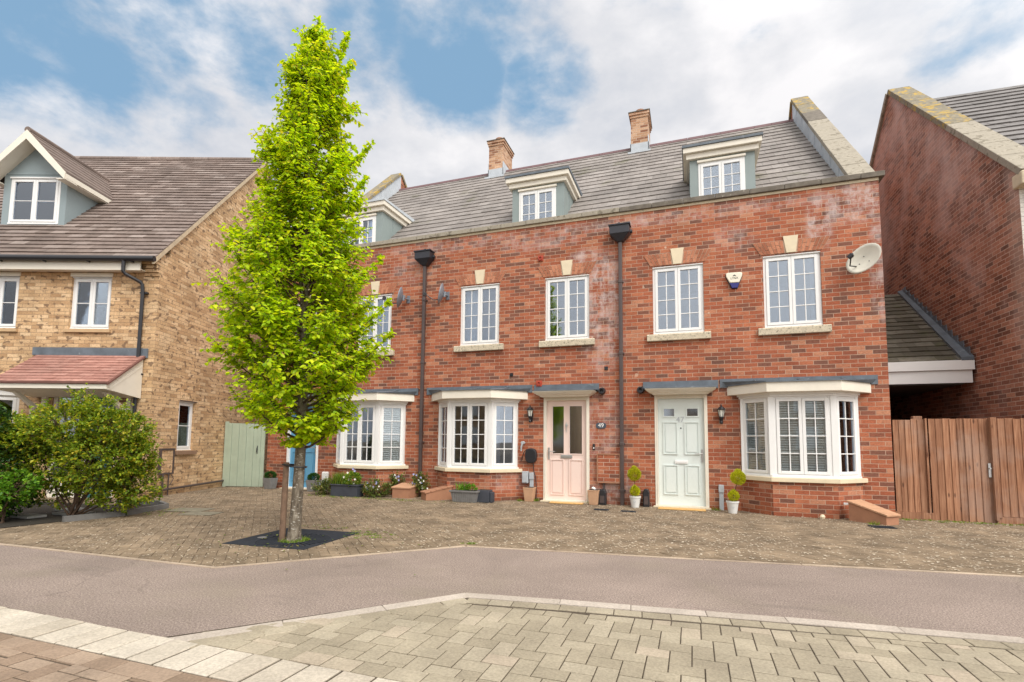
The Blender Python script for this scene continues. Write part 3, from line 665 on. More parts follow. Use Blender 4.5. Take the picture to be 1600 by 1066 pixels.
WI = {(RH, 'bay'): [sh, sh, sh], (LH, 'bay'): [curtain(.0, .35), curtain(.0, .2), sh], (MH, 'bay'): [curtain(.1, .9, m=plain('brown_curtain', (.25, .17, .13), .8)), None, curtain(.0, .45)],
      (MH, False): curtain(0, .45, m=M_BLIND), (MH, True): curtain(.0, .16), (RH, True): curtain(.0, .13), (RH, False): curtain(.84, 1.), (LH, False): curtain(m=M_BLIND), (LH, True): curtain(m=M_BLIND)}
lh, ld = house(-2 * WD, LH, 'left house of the red brick row, half hidden by the tree, blue front door', (-6.66, 0, 0), False, 'blue', -8.87, -WD, 'l')
mh, md = house(0, MH, 'middle house of the red brick row with pale pink front door, number 49', (-2.22, 0, 0), True, 'pink', -WD, 0, '')
rh, rd_ = house(0, RH, 'right house of the red brick row with pale mint door and white bay shutters', (2.24, 0, 0), False, 'mint', 0, 4.48, 'r')
# gable walls with raised coping
def gable(root, x0, x1, leadx, cmats):
    top = lambda y: 10.86 - .965 * (RY - y) if y <= RY else 10.86 - .965 * (y - RY)
    g = MB(); poly = [(.281, -.25), (.281, top(.281)), (RY, top(RY)), (9.1, top(9.1)), (9.1, -.25)]
    g.ext(poly, 'x', x0, x1); o = g.build('gable_wall', M_RED, root)
    s_ = 1 if leadx == x1 else -1
    l = MB(); pl = [(.35, roofz(.35) - .05), (.35, top(.35) - .005), (RY, top(RY) - .005), (RY, RZ0 - .05)]
    l.prism([(leadx, *p) for p in pl], [(leadx + s_ * .012, *p) for p in pl])
    y = 1.0
    while y < RY: l.box(*sorted((leadx + s_ * .012, leadx + s_ * .022)), y, y + .02, roofz(y) , top(y) - .02); y += .62
    l.build('lead_upstand', M_LEADL, o)
    a = math.atan(.965); L = (RY - .12) / math.cos(a); k = 8
    for i in range(k):
        c = MB(Matrix.Translation((0, .12, top(.12))) @ Matrix.Rotation(a, 4, 'X')); c.box(x0 - .05, x1 + .05, i * L / k + .004, (i + 1) * L / k - .004, .0 + (i % 2) * .004, .085 + (i % 2) * .004); c.build('coping_slab', cmats[i], o, bevel=.008)
    c = MB(Matrix.Translation((0, RY, top(RY))) @ Matrix.Rotation(-a, 4, 'X')); c.box(x0 - .05, x1 + .05, .004, L, 0, .085); c.build('coping_slab', M_LICH, o, bevel=.008)
gable(rh, 4.16, 4.479, 4.16, [M_COPEL] * 5 + [M_COPE, M_LICH, M_LICH])
gable(lh, -8.869, -8.55, -8.55, [M_LICH] * 8)
# chimneys
def chimney(root, xc, z1):
    y0, y1 = 4.95, 5.85
    b = MB(); b.box(xc - .25, xc + .25, y0, y1, roofz(4.95) - .3, z1 - .16); b.box(xc - .275, xc + .275, y0 - .025, y1 + .025, z1 - .159, z1 - .08); b.box(xc - .30, xc + .30, y0 - .05, y1 + .05, z1 - .079, z1)
    o = b.build('chimney', M_CHIM, root)
    MB().box(xc - .32, xc + .32, y0 - .07, y1 + .07, z1 + .001, z1 + .03).build('chimney_cap', M_COPE, o, bevel=.006)
    p = MB(); p.lathe([(.13, z1 + .03), (.125, z1 + .18), (.15, z1 + .20), (.15, z1 + .25), (.11, z1 + .26), (.11, z1 + .1)], (xc, 5.3, 0), 18); p.build('chimney_pot', M_TERRA, o, smooth=False)
    f = MB(); f.box(xc - .27, xc + .27, y0 - .02, y0, roofz(y0) - .02, roofz(y0) + .26); f.box(xc - .33, xc + .33, y0 - .16, y0 - .02, roofz(y0 - .16) + .03, roofz(y0 - .16) + .09)
    for sg in (-1, 1): f.box(*sorted((xc + sg * .25, xc + sg * .272)), y0 - .02, y1, RZ0 - .35, RZ0 + .16)
    f.build('lead_flashing', M_LEADL, o)
chimney(rh, -.05 + .02, 11.28) if False else chimney(mh, -.03, 11.22)
chimney(lh, -4.69, 11.22)
# rainwater pipes with hopper heads
def rainpipe(root, x, ztop, lean=0.):
    h = MB(); z = ztop
    h.box(x - .195, x + .195, -.22, -.015, z - .16, z + .0); h.box(x - .215, x + .215, -.24, -.012, z + .0, z + .03)
    h.prism([(x - .195, -.22, z - .161), (x + .195, -.22, z - .161), (x + .195, -.015, z - .161), (x - .195, -.015, z - .161)], [(x - .055, -.13, z - .30), (x + .055, -.13, z - .30), (x + .055, -.02, z - .30), (x - .055, -.02, z - .30)])
    h.tube([(x + .19, -.06, z - .10), (x + .24, -.05, z - .10)], .038, 12); h.tube([(x - .03, -.10, z + .035), (x - .03, -.02, z + .10)], .04, 10)
    o = h.build('hopper_head', M_HOP, root, bevel=.004)
    p = MB(); p.box(x - .036, x + .036, -.105, -.035, -.05, z - .295)
    for zz in (.25, 1.15, 2.95, 4.4): p.box(x - .042, x + .042, -.112, -.034, zz, zz + .07); p.box(x - .06, x + .06, -.034, -.001, zz + .02, zz + .05)
    p.build('downpipe', M_PIPE, root, bevel=.012)
    b = MB(); b.prism([(x - .13, -.012, z + .02), (x + .13, -.012, z + .02), (x + .06, -.012, z + .13), (x - .06, -.012, z + .13)], [(x - .13, .0, z + .02), (x + .13, .0, z + .02), (x + .06, 0., z + .13), (x - .06, 0., z + .13)]); b.build('outlet_flashing', M_STONEC, o)
rainpipe(mh, .015, 5.55); rainpipe(lh, -4.43, 5.53)
# small things fixed through the wall
def roundvent(root, x, z, m, r=.055, sq=True, name='wall_vent'):
    b = MB()
    if sq: b.box(x - r, x + r, -.03, 0, z - r, z + r)
    b.lathe([(r * .75, 0), (r * .75, -.05), (r * .5, -.05), (r * .5, -.01), (0.0, -.01)], (x, -.001, z), 16, ax='y'); o = b.build(name, m, root)
    MB().lathe([(r * .5, -.012), (0.0, -.012)], (x, 0, z), 16, ax='y').build('vent_opening', M_BLACK, o)
roundvent(mh, -1.67, 5.12, M_REDV); roundvent(mh, -1.69, 2.43, M_REDV, .06)
def airbrick(root, x, z): 
    b = MB(); b.box(x - .035, x + .035, -.012, 0, z - .035, z + .035).box(x - .025, x + .025, -.02, -.012, z - .03, z - .0); b.build('air_vent', M_BLACK, root)
airbrick(mh, -2.31, 2.64); airbrick(mh, -.29, 2.70)
def flue(root, x, z, s_):
    b = MB(); b.lathe([(.068, 0), (.072, -.05), (.058, -.10), (.058, -.12), (.035, -.12), (.03, -.06), (0.0, -.055)], (x, -.001, z), 20, ax='y'); b.tube([(x + s_ * .05, -.04, z + .0), (x + s_ * .13, -.02, z + .02)], .02, 8); b.build('flue_terminal', M_BLACK, root, smooth=False)
flue(mh, -.37, 2.24, -1); flue(rh, .38, 2.24, 1)
# door furniture
kx = -(.636 + 1.592) / 2
k = MB(); k.lathe([(.0, -.02), (.028, -.016), (.03, -.005), (.02, 0)], (kx, .045, 1.56), 12, ax='y'); k.tube([(kx, .03, 1.59), (kx - .018, .02, 1.55), (kx, .018, 1.50), (kx + .018, .02, 1.55)], .006, 6); k.box(kx - .006, kx + .006, .03, .045, 1.42, 1.62); k.build('knocker', M_CHROME, md)
text('47', .15, T((.636 + 1.592) / 2 - .01, .046, 1.66) @ TXY, M_GREY, rd_, 'door_number')
MB().lathe([(.0, -.012), (.012, -.01), (.014, 0)], (1.114, .05, 1.50), 12, ax='y').build('spy_hole', M_BLACK, rd_)

# -------- things fixed on the terrace (can be lifted away)
def satdish(label, x, z, rxy, rz, face, arm, m, group='satellite dishes on the terrace wall', tiltz=0.3):
    """face: unit-ish direction the bowl looks at"""
    root = thing('satellite_dish', label, 'satellite dish', (x, 0, z), group=group)
    f = Vector(face).normalized(); up = Vector((0, 0, 1)); rt = f.cross(up).normalized(); u2 = rt.cross(f)
    if tiltz: rt, u2 = rt * math.cos(tiltz) + u2 * math.sin(tiltz), u2 * math.cos(tiltz) - rt * math.sin(tiltz)
    c = Vector((x + arm[0], -arm[1], z)); M = Matrix(((rt.x, u2.x, f.x, c.x), (rt.y, u2.y, f.y, c.y), (rt.z, u2.z, f.z, c.z), (0, 0, 0, 1)))
    b = MB(M); n = 28; rings = 6; dep = .07; pts = []; fs = []
    for back in (0, 1):
        for i in range(rings + 1):
            q = i / rings
            for k_ in range(n):
                a = 2 * PI * k_ / n; pts.append((rxy * q * math.cos(a), rz * q * math.sin(a), dep * q * q - dep - back * .008))
    per = (rings + 1) * n
    for back in (0, 1):
        for i in range(rings):
            for k_ in range(n):
                f4 = (back * per + i * n + k_, back * per + i * n + (k_ + 1) % n, back * per + (i + 1) * n + (k_ + 1) % n, back * per + (i + 1) * n + k_); fs.append(f4 if not back else f4[::-1])
    for k_ in range(n): fs.append((rings * n + k_, rings * n + (k_ + 1) % n, per + rings * n + (k_ + 1) % n, per + rings * n + k_))
    b.add(pts, fs); b.build('reflector', m, root, smooth=True)
    a = MB(M); a.tube([(0, -rz * .55, -.04), (0, -rz * .75, .12), (0, -rz * .35, .33)], .011, 8); a.build('feed_arm', M_BLACK, root)
    l = MB(M); l.tube([(0, -rz * .35, .30), (0, -rz * .27, .36)], .028, 12); l.box(-.03, .03, -rz * .35 - .05, -rz * .35 + .03, .31, .37); l.build('receiver', M_BLACK, root, bevel=.004)
    for q in ((-.08, .02), (.05, .03), (.0, -.1)): MB(M).lathe([(.0, -.052), (.008, -.053), (.009, -.062)], (q[0], q[1], 0), 8).build('bolt', M_BLACK, root)
    br = MB(); br.box(x - .04, x + .04, -.012, 0, z - .09, z + .09); br.tube([(x, -.01, z), (x + arm[0] * .3, -arm[1] * .6, z), tuple(c - f * .09)], .016, 8); br.tube([tuple(c - f * .10 - u2 * .06), tuple(c - f * .10 + u2 * .06)], .028, 8); br.build('wall_bracket', M_DISHG, root)
    return root
satdish('large cream oval satellite dish near the top right corner of the red brick terrace', 4.22, 4.38, .22, .285, (-.62, -1, .16), (-.10, .28), M_DISHW, tiltz=.85)
satdish('small grey mesh satellite dish just right of the left rainwater pipe', -3.86, 4.5, .20, .235, (-1, -.35, .22), (-.08, .22), M_DISHG, tiltz=0)
satdish('small grey satellite dish left of the left rainwater pipe, beside the tree', -4.88, 4.5, .21, .24, (-1, -.40, .20), (-.10, .24), M_DISHG, tiltz=0)
# alarm box
al = thing('alarm_box', 'cream burglar alarm box with navy base between the two upper windows of the right house', 'alarm box', (2.11, 0, 4.25))
b = MB(); o1 = [(1.97, 4.395), (2.0, 4.415), (2.225, 4.41), (2.255, 4.385), (2.245, 4.33), (2.195, 4.215), (2.035, 4.22), (1.975, 4.34)]
b.ext(o1, 'y', -.06, -.012); b.build('cover', M_ALARM, al, bevel=.01)
MB().ext([(2.03, 4.216), (2.20, 4.211), (2.165, 4.115), (2.07, 4.118)], 'y', -.055, -.012).build('lens', M_NAVY, al, bevel=.006)
MB().ext([(1.965, 4.40), (2.26, 4.39), (2.25, 4.32), (2.17, 4.11), (2.065, 4.113), (1.968, 4.33)], 'y', -.0118, 0).build('back_plate', M_BLACK, al)
text('LYNX', .052, T(2.115, -.0605, 4.30) @ TXY, M_INK, al)
lg = MB(); lg.ext([(2.085, 4.335), (2.10, 4.36), (2.115, 4.368), (2.13, 4.36), (2.15, 4.335), (2.12, 4.345)], 'y', -.062, -.06); lg.build('emblem', M_INK, al)
# lanterns
def lantern(label, x, z):
    root = thing('wall_lantern', label, 'wall light', (x, 0, z), group='black carriage lanterns beside the front doors')
    b = MB(); b.box(x - .03, x + .03, -.02, 0, z - .17, z + .02); b.tube([(x, -.01, z - .12), (x, -.07, z - .15), (x, -.10, z - .08)], .013, 8); b.lathe([(.018, z - .19), (.028, z - .16), (.015, z - .13), (.04, z - .065)], (x, -.10, 0), 10)
    b.build('bracket', M_BLACK, root)
    MB().lathe([(.034, z - .06), (.058, z + .07), (.05, z + .075), (.03, z - .055)], (x, -.10, 0), 6).build('glass', M_LAMPG, root)
    c = MB(); c.lathe([(.072, z + .07), (.075, z + .085), (.04, z + .125), (.012, z + .14), (.014, z + .155), (.006, z + .18)], (x, -.10, 0), 12); c.lathe([(.046, z - .07), (.046, z - .055)], (x, -.10, 0), 12)
    for i in range(6):
        a = PI / 3 * i; c.tube([(x + .037 * math.cos(a), -.10 + .037 * math.sin(a), z - .058), (x + .061 * math.cos(a), -.10 + .061 * math.sin(a), z + .072)], .004, 5)
    c.build('lamp_frame', M_BLACK, root)
lantern('black wall lantern between the pink door and the bay window left of it', -1.86, 1.80)
lantern('black wall lantern between the mint door and the shuttered bay window', 1.83, 1.76)
# number plate 49
sg = thing('house_number_sign', 'small dark slate sign reading 49 to the right of the pink door', 'sign', (-.40, 0, 1.545))
sgp = []
for i in range(16):
    a = 2 * PI * i / 16; sgp.append((-.40 + .105 * math.copysign(abs(math.cos(a)) ** .7, math.cos(a)), 1.548 + .062 * math.copysign(abs(math.sin(a)) ** .8, math.sin(a))))
MB().ext(sgp, 'y', -.014, 0).build('plate', M_SIGN, sg, bevel=.003)
text('49', .115, T(-.40, -.0145, 1.552) @ TXY, M_WHITE, sg)
# doorbells
for (x, z, lb) in ((-.545, 1.125, 'black video doorbell on the brick to the right of the pink door'), (-7.18, 1.18, 'black video doorbell on the brick to the right of the blue door')):
    root = thing('doorbell', lb, 'doorbell', (x, 0, z), group='video doorbells'); MB().box(x - .022, x + .022, -.03, 0, z - .06, z + .06).build('casing', M_BLACK, root, bevel=.008); MB().lathe([(0., -.036), (.012, -.034), (.014, -.03)], (x, 0, z - .025), 14, ax='y').build('button', M_WHITE, root)
# meter box
mb_ = thing('meter_box', 'red brick patterned meter box on the wall right of the pink door', 'meter box', (-.245, 0, .45))
MB().box(-.455, -.035, -.075, -.001, .44, .975).build('box', M_REDP, mb_, bevel=.006)
q = MB(); q.box(-.475, -.455, -.085, -.001, .43, .995).box(-.035, -.015, -.085, -.001, .43, .995).box(-.455, -.035, -.085, -.001, .975, .995).box(-.455, -.035, -.085, -.001, .42, .44); q.build('door_rim', M_TERRA, mb_)
MB().box(-.36, -.325, -.05, -.002, -.02, .42).build('cable_duct', M_PIPE, mb_)
# EV charger
ev = thing('charging_point', 'round black car charging point on the brick left of the pink door', 'car charger', (-1.845, 0, .92))
c = MB(); pl = [(-1.845 + .125 * math.copysign(abs(math.cos(a)) ** .75, math.cos(a)), .925 + .155 * math.copysign(abs(math.sin(a)) ** .8, math.sin(a))) for a in [2 * PI * i / 28 for i in range(28)]]
c.ext(pl, 'y', -.10, -.001); c.build('casing', M_BLACK, ev, bevel=.02)
c = MB(); c.tube([(-1.80, -.03, .77), (-1.795, -.03, .62), (-1.75, -.03, .48), (-1.735, -.03, .30), (-1.74, -.03, .02)], .009, 6); c.tube([(-1.93, -.06, 1.06), (-2.0, -.05, 1.0), (-2.06, -.03, .86), (-2.07, -.03, .80)], .008, 6); c.build('cable', M_BLACK, ev)
c = MB(); c.tube([(-2.02, -.02, 1.19), (-2.02, -.11, 1.19)], .035, 12); c.tube([(-2.02, -.10, 1.19), (-2.045, -.10, 1.10), (-2.055, -.08, 1.02)], .018, 10); c.build('plug_holder', M_GREY, ev)
for (x0, x1, z0, z1, y, nm, lb, m_) in ((-2.03, -1.90, .36, .60, .10, 'socket_box', 'small grey socket box above the clay pot left of the pink door', M_GREY),):
    root = thing(nm, lb, 'socket box', ((x0 + x1) / 2, 0, z0)); MB().box(x0, x1, -y, 0, z0, z1).build('casing', m_, root, bevel=.012); MB().box(x0 + .015, x1 - .015, -y - .006, -y, z0 + .02, z1 - .06).build('lid', m_, root, bevel=.003)
def duct(x, z1, lb):
    root = thing('cable_duct', lb, 'duct', (x, 0, 0), group='grey plastic ducts rising from the paving'); MB().box(x - .038, x + .038, -.06, 0, -.03, z1 - .14).build('trunking', M_GREY, root, bevel=.006); MB().box(x - .046, x + .046, -.075, 0, z1 - .138, z1).build('junction_cover', M_GREY, root, bevel=.006)
duct(-1.835, .58, 'pale grey cable duct on the wall just left of the pink door frame'); duct(1.80, .46, 'pale grey cable duct on the wall just right of the mint door frame')
root = thing('socket_box', 'white rounded meter cover low on the wall right of the blue door', 'meter cover', (-7.0, 0, .1)); MB().box(-7.10, -6.92, -.09, 0, .12, .45).build('casing', M_PVC, root, bevel=.03); MB().box(-7.05, -6.97, -.07, 0, -.02, .12).build('base_duct', M_GREY, root)
for (x, lb) in ((-.55, None),): pass

# ================================================================== LEFT BUFF HOUSE (own frame: x along its front, y into it; corner at origin)
TH = math.atan2(.3317, .9433)
buff = thing('detached_house', 'buff brick house with brown tiled roof, gabled dormer and red tiled porch', 'house', (-9.11, -2.86, 0), TH, local=True)
E0, ES = 5.17, 1.05; RYL = 4.07
def rzl(y): return E0 + ES * y
XL = -7.0
w1 = MB(); holes = [(-1.83, -.99, 3.46, 4.56), (-3.76, -2.92, 3.46, 4.56), (-2.02, -.66, -.1, 2.13), (-4.6, -2.72, .7, 2.0)]
wall_holes(w1, XL, 0, -.25, 4.88, holes); w1.build('front_wall', M_BUFF, buff)
w2 = MB(RZ(PI / 2)); wall_holes(w2, .281, 2 * RYL, -.25, 4.6, [(.88, 1.46, .95, 2.05)], .0, .28)
w2.build('side_wall', M_BUFF, buff)
g = MB(); g.prism([(-.001, .281, 4.6), (-.001, .281, rzl(.28) - .12), (-.001, RYL, rzl(RYL) - .12), (-.001, 2 * RYL, rzl(0) - .1), (-.001, 2 * RYL, 4.6)], [(-.28, .281, 4.6), (-.28, .281, rzl(.28) - .12), (-.28, RYL, rzl(RYL) - .12), (-.28, 2 * RYL, rzl(0) - .1), (-.28, 2 * RYL, 4.6)])
# corbelled corner
g.box(-.25, -.0012, .0, .28, 4.88, 5.1)
for i in range(4): g.box(-.30 + i * .0, .0 - .001, -.03 - .035 * i, .0, 4.58 + .075 * i, 4.65 + .075 * i)
g.box(-.30, -.001, -.20, .0, 4.88, 4.93)
g.build('gable_wall', M_BUFF, buff)
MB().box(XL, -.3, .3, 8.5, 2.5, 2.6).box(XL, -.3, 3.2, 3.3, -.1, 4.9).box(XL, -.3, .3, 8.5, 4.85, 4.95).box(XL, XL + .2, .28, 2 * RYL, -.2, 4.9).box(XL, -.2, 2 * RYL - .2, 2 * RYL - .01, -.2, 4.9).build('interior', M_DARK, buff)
rf = MB(); tiled_slope(rf, XL - .1, .06, (-.27, rzl(-.27)), (RYL, rzl(RYL)), gauge=.182, t=.026)
rf.prism([(XL - .1, RYL + .005, rzl(RYL) - .02), (XL - .1, 2 * RYL + .3, E0 - .3), (XL - .1, 2 * RYL + .3, E0 - .38), (XL - .1, RYL + .005, rzl(RYL) - .1)], [(.06, RYL + .005, rzl(RYL) - .02), (.06, 2 * RYL + .3, E0 - .3), (.06, 2 * RYL + .3, E0 - .38), (.06, RYL + .005, rzl(RYL) - .1)])
ro = rf.build('roof', M_BROWN, buff)
vg = MB(); 
for (ya, yb) in ((-.27, RYL),):
    vg.prism([(.0605, ya, rzl(ya) - .13), (.0605, yb, rzl(yb) - .13), (.0605, yb, rzl(yb) - .012), (.0605, ya, rzl(ya) - .012)], [(.01, ya, rzl(ya) - .13), (.01, yb, rzl(yb) - .13), (.01, yb, rzl(yb) - .012), (.01, ya, rzl(ya) - .012)])
vg.build('verge_mortar', plain('verge_mortar', (.52, .42, .29), .9, .2, 12, .2), ro)
rd2 = MB(); x = XL - .1
while x < .05: rd2.tube([(x + .003, RYL, rzl(RYL) - .02), (min(x + .42, .07) - .003, RYL, rzl(RYL) - .02)], .085, 10); x += .42
rd2.build('ridge_tiles', M_BROWN, ro)
fb = MB(); fb.box(XL, -.26, -.22, -.195, 4.64, 4.86); fb.box(XL, -.26, -.194, .0, 4.66, 4.68); fb.build('fascia', M_CREAMP, buff)
gt = MB(); gt.tube([(XL, -.29, 4.86), (.07, -.29, 4.86)], .058, 12)
x = XL + .3
while x < 0: gt.box(x - .012, x + .012, -.30, -.21, 4.79, 4.84); x += .9
gt.build('gutter', M_BLACK, buff)
dp = MB(); dp.tube([(-.56, -.28, 4.83), (-.56, -.28, 4.60), (-.53, -.25, 4.55), (-.33, -.09, 4.43), (-.30, -.07, 4.38), (-.29, -.06, 4.2), (-.29, -.06, 0)], .036, 10)
for zz in (4.2, 2.5, 1.0): dp.box(-.36, -.20, -.055, -.001, zz, zz + .035)
dp.build('downpipe', M_BLACK, buff)
for a, cur in ((-1.83, None), (-3.76, None)):
    o = casement(buff, T(a, .05, 3.46), .84, 1.10, 2, 2, 1, glass=M_GLASS, inner=None, name='window')
    MB().ext([(-.05, 3.38), (.05, 3.38), (.05, 3.455), (-.05, 3.44)], 'x', a - .06, a + .90).build('brick_sill', plain('buff_sill', (.50, .34, .19), .85, .1, 8), o)
    MB().box(a - .02, a + .86, -.02, .03, 4.56, 4.64).build('window_head', M_CREAMP, o)
# side window (faces +x of this frame)
Ms = RZ(PI / 2) @ T(.88, .0, 0) @ T(0, .06, .95)
sw = casement(buff, Ms, .58, 1.10, 1, 2, 1, glass=M_GLASS, inner=curtain(.0, 1., m=M_DARK, y=.2), name='window')
MB().box(-.05, .06, .82, 1.52, .86, .94).build('brick_sill', plain('brown_sill', (.26, .16, .10), .85, .1, 8), sw)
sa_ = MB()
for i in range(9): sa_.box(.0, .006, .90 + i * .065, .955 + i * .065, 2.07, 2.28)
sa_.build('soldier_course', M_ARCH if False else M_BUFF, buff)
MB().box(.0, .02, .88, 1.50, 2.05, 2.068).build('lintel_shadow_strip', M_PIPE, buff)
bx = MB(); bx.box(.0, .045, .32, .36, .45, 1.0).box(.0, .045, .73, .77, .45, 1.0).box(.0, .045, .36, .73, .96, 1.0).box(.0, .045, .36, .73, .45, .48); m0 = bx.build('meter_cupboard', M_PIPE, buff)
MB().box(.0, .03, .36, .73, .48, .96).build('cupboard_door', M_BUFF, m0)
pp = MB(); pp.tube([(.05, .42, .45), (.05, .42, -.1)], .02, 8); pp.tube([(.05, .60, .45), (.05, .60, -.1)], .014, 8); pp.tube([(.06, .66, .44), (.08, .72, .35), (.05, .66, .22), (.04, .6, .2)], .008, 6); pp.tube([(.05, .18, .13), (.05, 2.86, .16)], .025, 8); pp.build('waste_pipes', M_PIPE, buff)
MB().box(.0, .02, 1.55, 1.68, 2.36, 2.48).build('wall_vent', M_BUFF, buff)
# porch
pr_ = MB(); tiled_slope(pr_, -2.40, -.19, (-.92, 2.255), (-.02, 2.90), gauge=.108, t=.014); po = pr_.build('porch_roof', M_ROSE, buff)
q = MB(); q.box(-2.42, -.17, -.945, -.92, 2.225, 2.26); q.prism([(-.19, -.94, 2.235), (-.19, -.02, 2.895), (-.19, -.02, 2.86), (-.19, -.94, 2.20)], [(-.165, -.94, 2.235), (-.165, -.02, 2.895), (-.165, -.02, 2.86), (-.165, -.94, 2.20)]); q.build('tile_edge', plain('dark_red_edge', (.16, .07, .055), .7), po)
q = MB(); q.box(-2.37, -.22, -.91, -.89, 2.13, 2.225); q.prism([(-.21, -.90, 2.12), (-.21, -.90, 2.21), (-.21, -.02, 2.85), (-.21, -.02, 2.02)], [(-.24, -.90, 2.12), (-.24, -.90, 2.21), (-.24, -.02, 2.85), (-.24, -.02, 2.02)]); q.prism([(-2.34, -.90, 2.12), (-2.34, -.90, 2.21), (-2.34, -.02, 2.85), (-2.34, -.02, 2.02)], [(-2.37, -.90, 2.12), (-2.37, -.90, 2.21), (-2.37, -.02, 2.85), (-2.37, -.02, 2.02)])
q.add([(-2.36, -.9, 2.125), (-.22, -.9, 2.125), (-.22, -.02, 2.03), (-2.36, -.02, 2.03)], [(0, 1, 2, 3)]); q.prism([(-.2095, -.82, 2.13), (-.2095, -.86, 2.17), (-.2095, -.04, 2.70), (-.2095, -.04, 2.66)], [(-.204, -.82, 2.13), (-.204, -.86, 2.17), (-.204, -.04, 2.70), (-.204, -.04, 2.66)]); q.build('porch_fascia', M_CREAMP, po)
for xx in (-2.15, -.42):
    q = MB(); q.box(xx - .04, xx + .04, -.07, .0, 1.55, 2.04); q.prism([(xx - .035, -.02, 1.60), (xx - .035, -.02, 1.72), (xx - .035, -.62, 2.08), (xx - .035, -.72, 2.08)], [(xx + .035, -.02, 1.60), (xx + .035, -.02, 1.72), (xx + .035, -.62, 2.08), (xx + .035, -.72, 2.08)]); q.build('bracket', M_CREAMP, po)
MB().box(-2.50, -.24, -.03, -.001, 2.90, 3.06).box(-.24, -.13, -.022, 0, 2.86, 3.055).build('lead_flashing', M_LEAD, po)
# front door with glazed sidelight behind the shrub
q = MB(); q.box(-2.02, -1.94, .02, .12, 0, 2.13).box(-.74, -.66, .02, .12, 0, 2.13).box(-1.94, -.74, .02, .12, 2.04, 2.13).box(-1.36, -1.28, .02, .12, 0, 2.04).box(-1.94, -1.36, .03, .1, 0, .35); dr_ = q.build('door_frame', M_CREAMP, buff)
MB().box(-1.94, -1.36, .06, .07, .35, 2.04).build('side_glass', M_FROST, dr_)
q = MB(); wall_holes(q, -1.28, -.74, 0, 2.04, [(-1.15, -.87, 1.1, 1.85)], .05, .09); q.build('door', plain('teal_paint', (.03, .12, .13), .4), dr_); MB().box(-1.15, -.87, .065, .07, 1.1, 1.85).build('door_glass', M_FROST, dr_)
# ground floor bay at the picture edge
q = MB(); q.prism([(-2.66, 0, 2.05), (-2.95, -.42, 2.05), (-4.5, -.42, 2.05), (-4.8, 0, 2.05)], [(-2.66, 0, 2.18), (-2.95, -.42, 2.18), (-4.5, -.42, 2.18), (-4.8, 0, 2.18)]); bo = q.build('bay_window', M_PVC, buff)
casement(buff, T(-4.45, -.38, .72), 1.45, 1.33, 2, 2, 1, parent=bo, name='front_light', head=False); dd = math.hypot(.28, .38)
casement(buff, T(-2.98, -.38, .72) @ RZ(math.atan2(.38, .28)), dd, 1.33, 1, 2, 1, parent=bo, name='side_light', head=False)
MB().prism([(-2.68, 0, -.2), (-2.97, -.4, -.2), (-4.48, -.4, -.2), (-4.78, 0, -.2)], [(-2.68, 0, .71), (-2.97, -.4, .71), (-4.48, -.4, .71), (-4.78, 0, .71)]).build('bay_wall', M_BUFF, buff)
MB().prism([(-2.6, -.0, 2.181), (-2.92, -.46, 2.181), (-4.53, -.46, 2.181), (-4.85, 0, 2.181)], [(-2.8, 0, 2.42), (-3.0, -.05, 2.42), (-4.4, -.05, 2.42), (-4.6, 0, 2.42)]).build('bay_roof', M_LEAD, bo)
MB().box(-2.44, -2.37, -.05, 0, 1.60, 1.78).box(-2.36, -2.30, -.04, 0, 1.50, 1.68).build('doorbell_panel', M_STONE, buff)
# gabled dormer
D = .78; dx0, dx1 = -4.23, -2.86; apx = (dx0 + dx1) / 2 - .19; apx = -3.52; za = 7.20; zp = 8.14
dx0 = apx - .72; dx1 = apx + .72
yb = (za - E0) / ES
dm = MB(); wall_holes(dm, dx0, dx1, rzl(D) - .12, za, [(apx - .55, apx + .58, 6.02, 7.10)], D, D + .08)
dm.prism([(dx0, D, za + .001), (dx1, D, za + .001), (apx, D, za + .001 + .72 * 1.05)], [(dx0, D + .08, za + .001), (dx1, D + .08, za + .001), (apx, D + .08, za + .001 + .72 * 1.05)])
for xx, sg in ((dx0, 1), (dx1, -1)):
    pl = [(D + .081, rzl(D) - .12), (D + .081, za), (yb + .2, za), (yb + .2, rzl(yb) - .1)]; dm.prism([(xx, *p) for p in pl], [(xx + sg * .05, *p) for p in pl])
dm.box(dx0 - .02, dx1 + .02, D - .02, D, 5.86, 6.0); dm.box(dx0, dx1, D - .012, D, za - .02, za + .01)
do_ = dm.build('dormer', M_DORML, buff)
casement(buff, T(apx - .55, D - .01, 6.02), 1.13, 1.08, 2, 2, 1, glass=M_GLASSB, parent=do_, name='dormer_window', head=True, inner=curtain(m=M_BLIND))
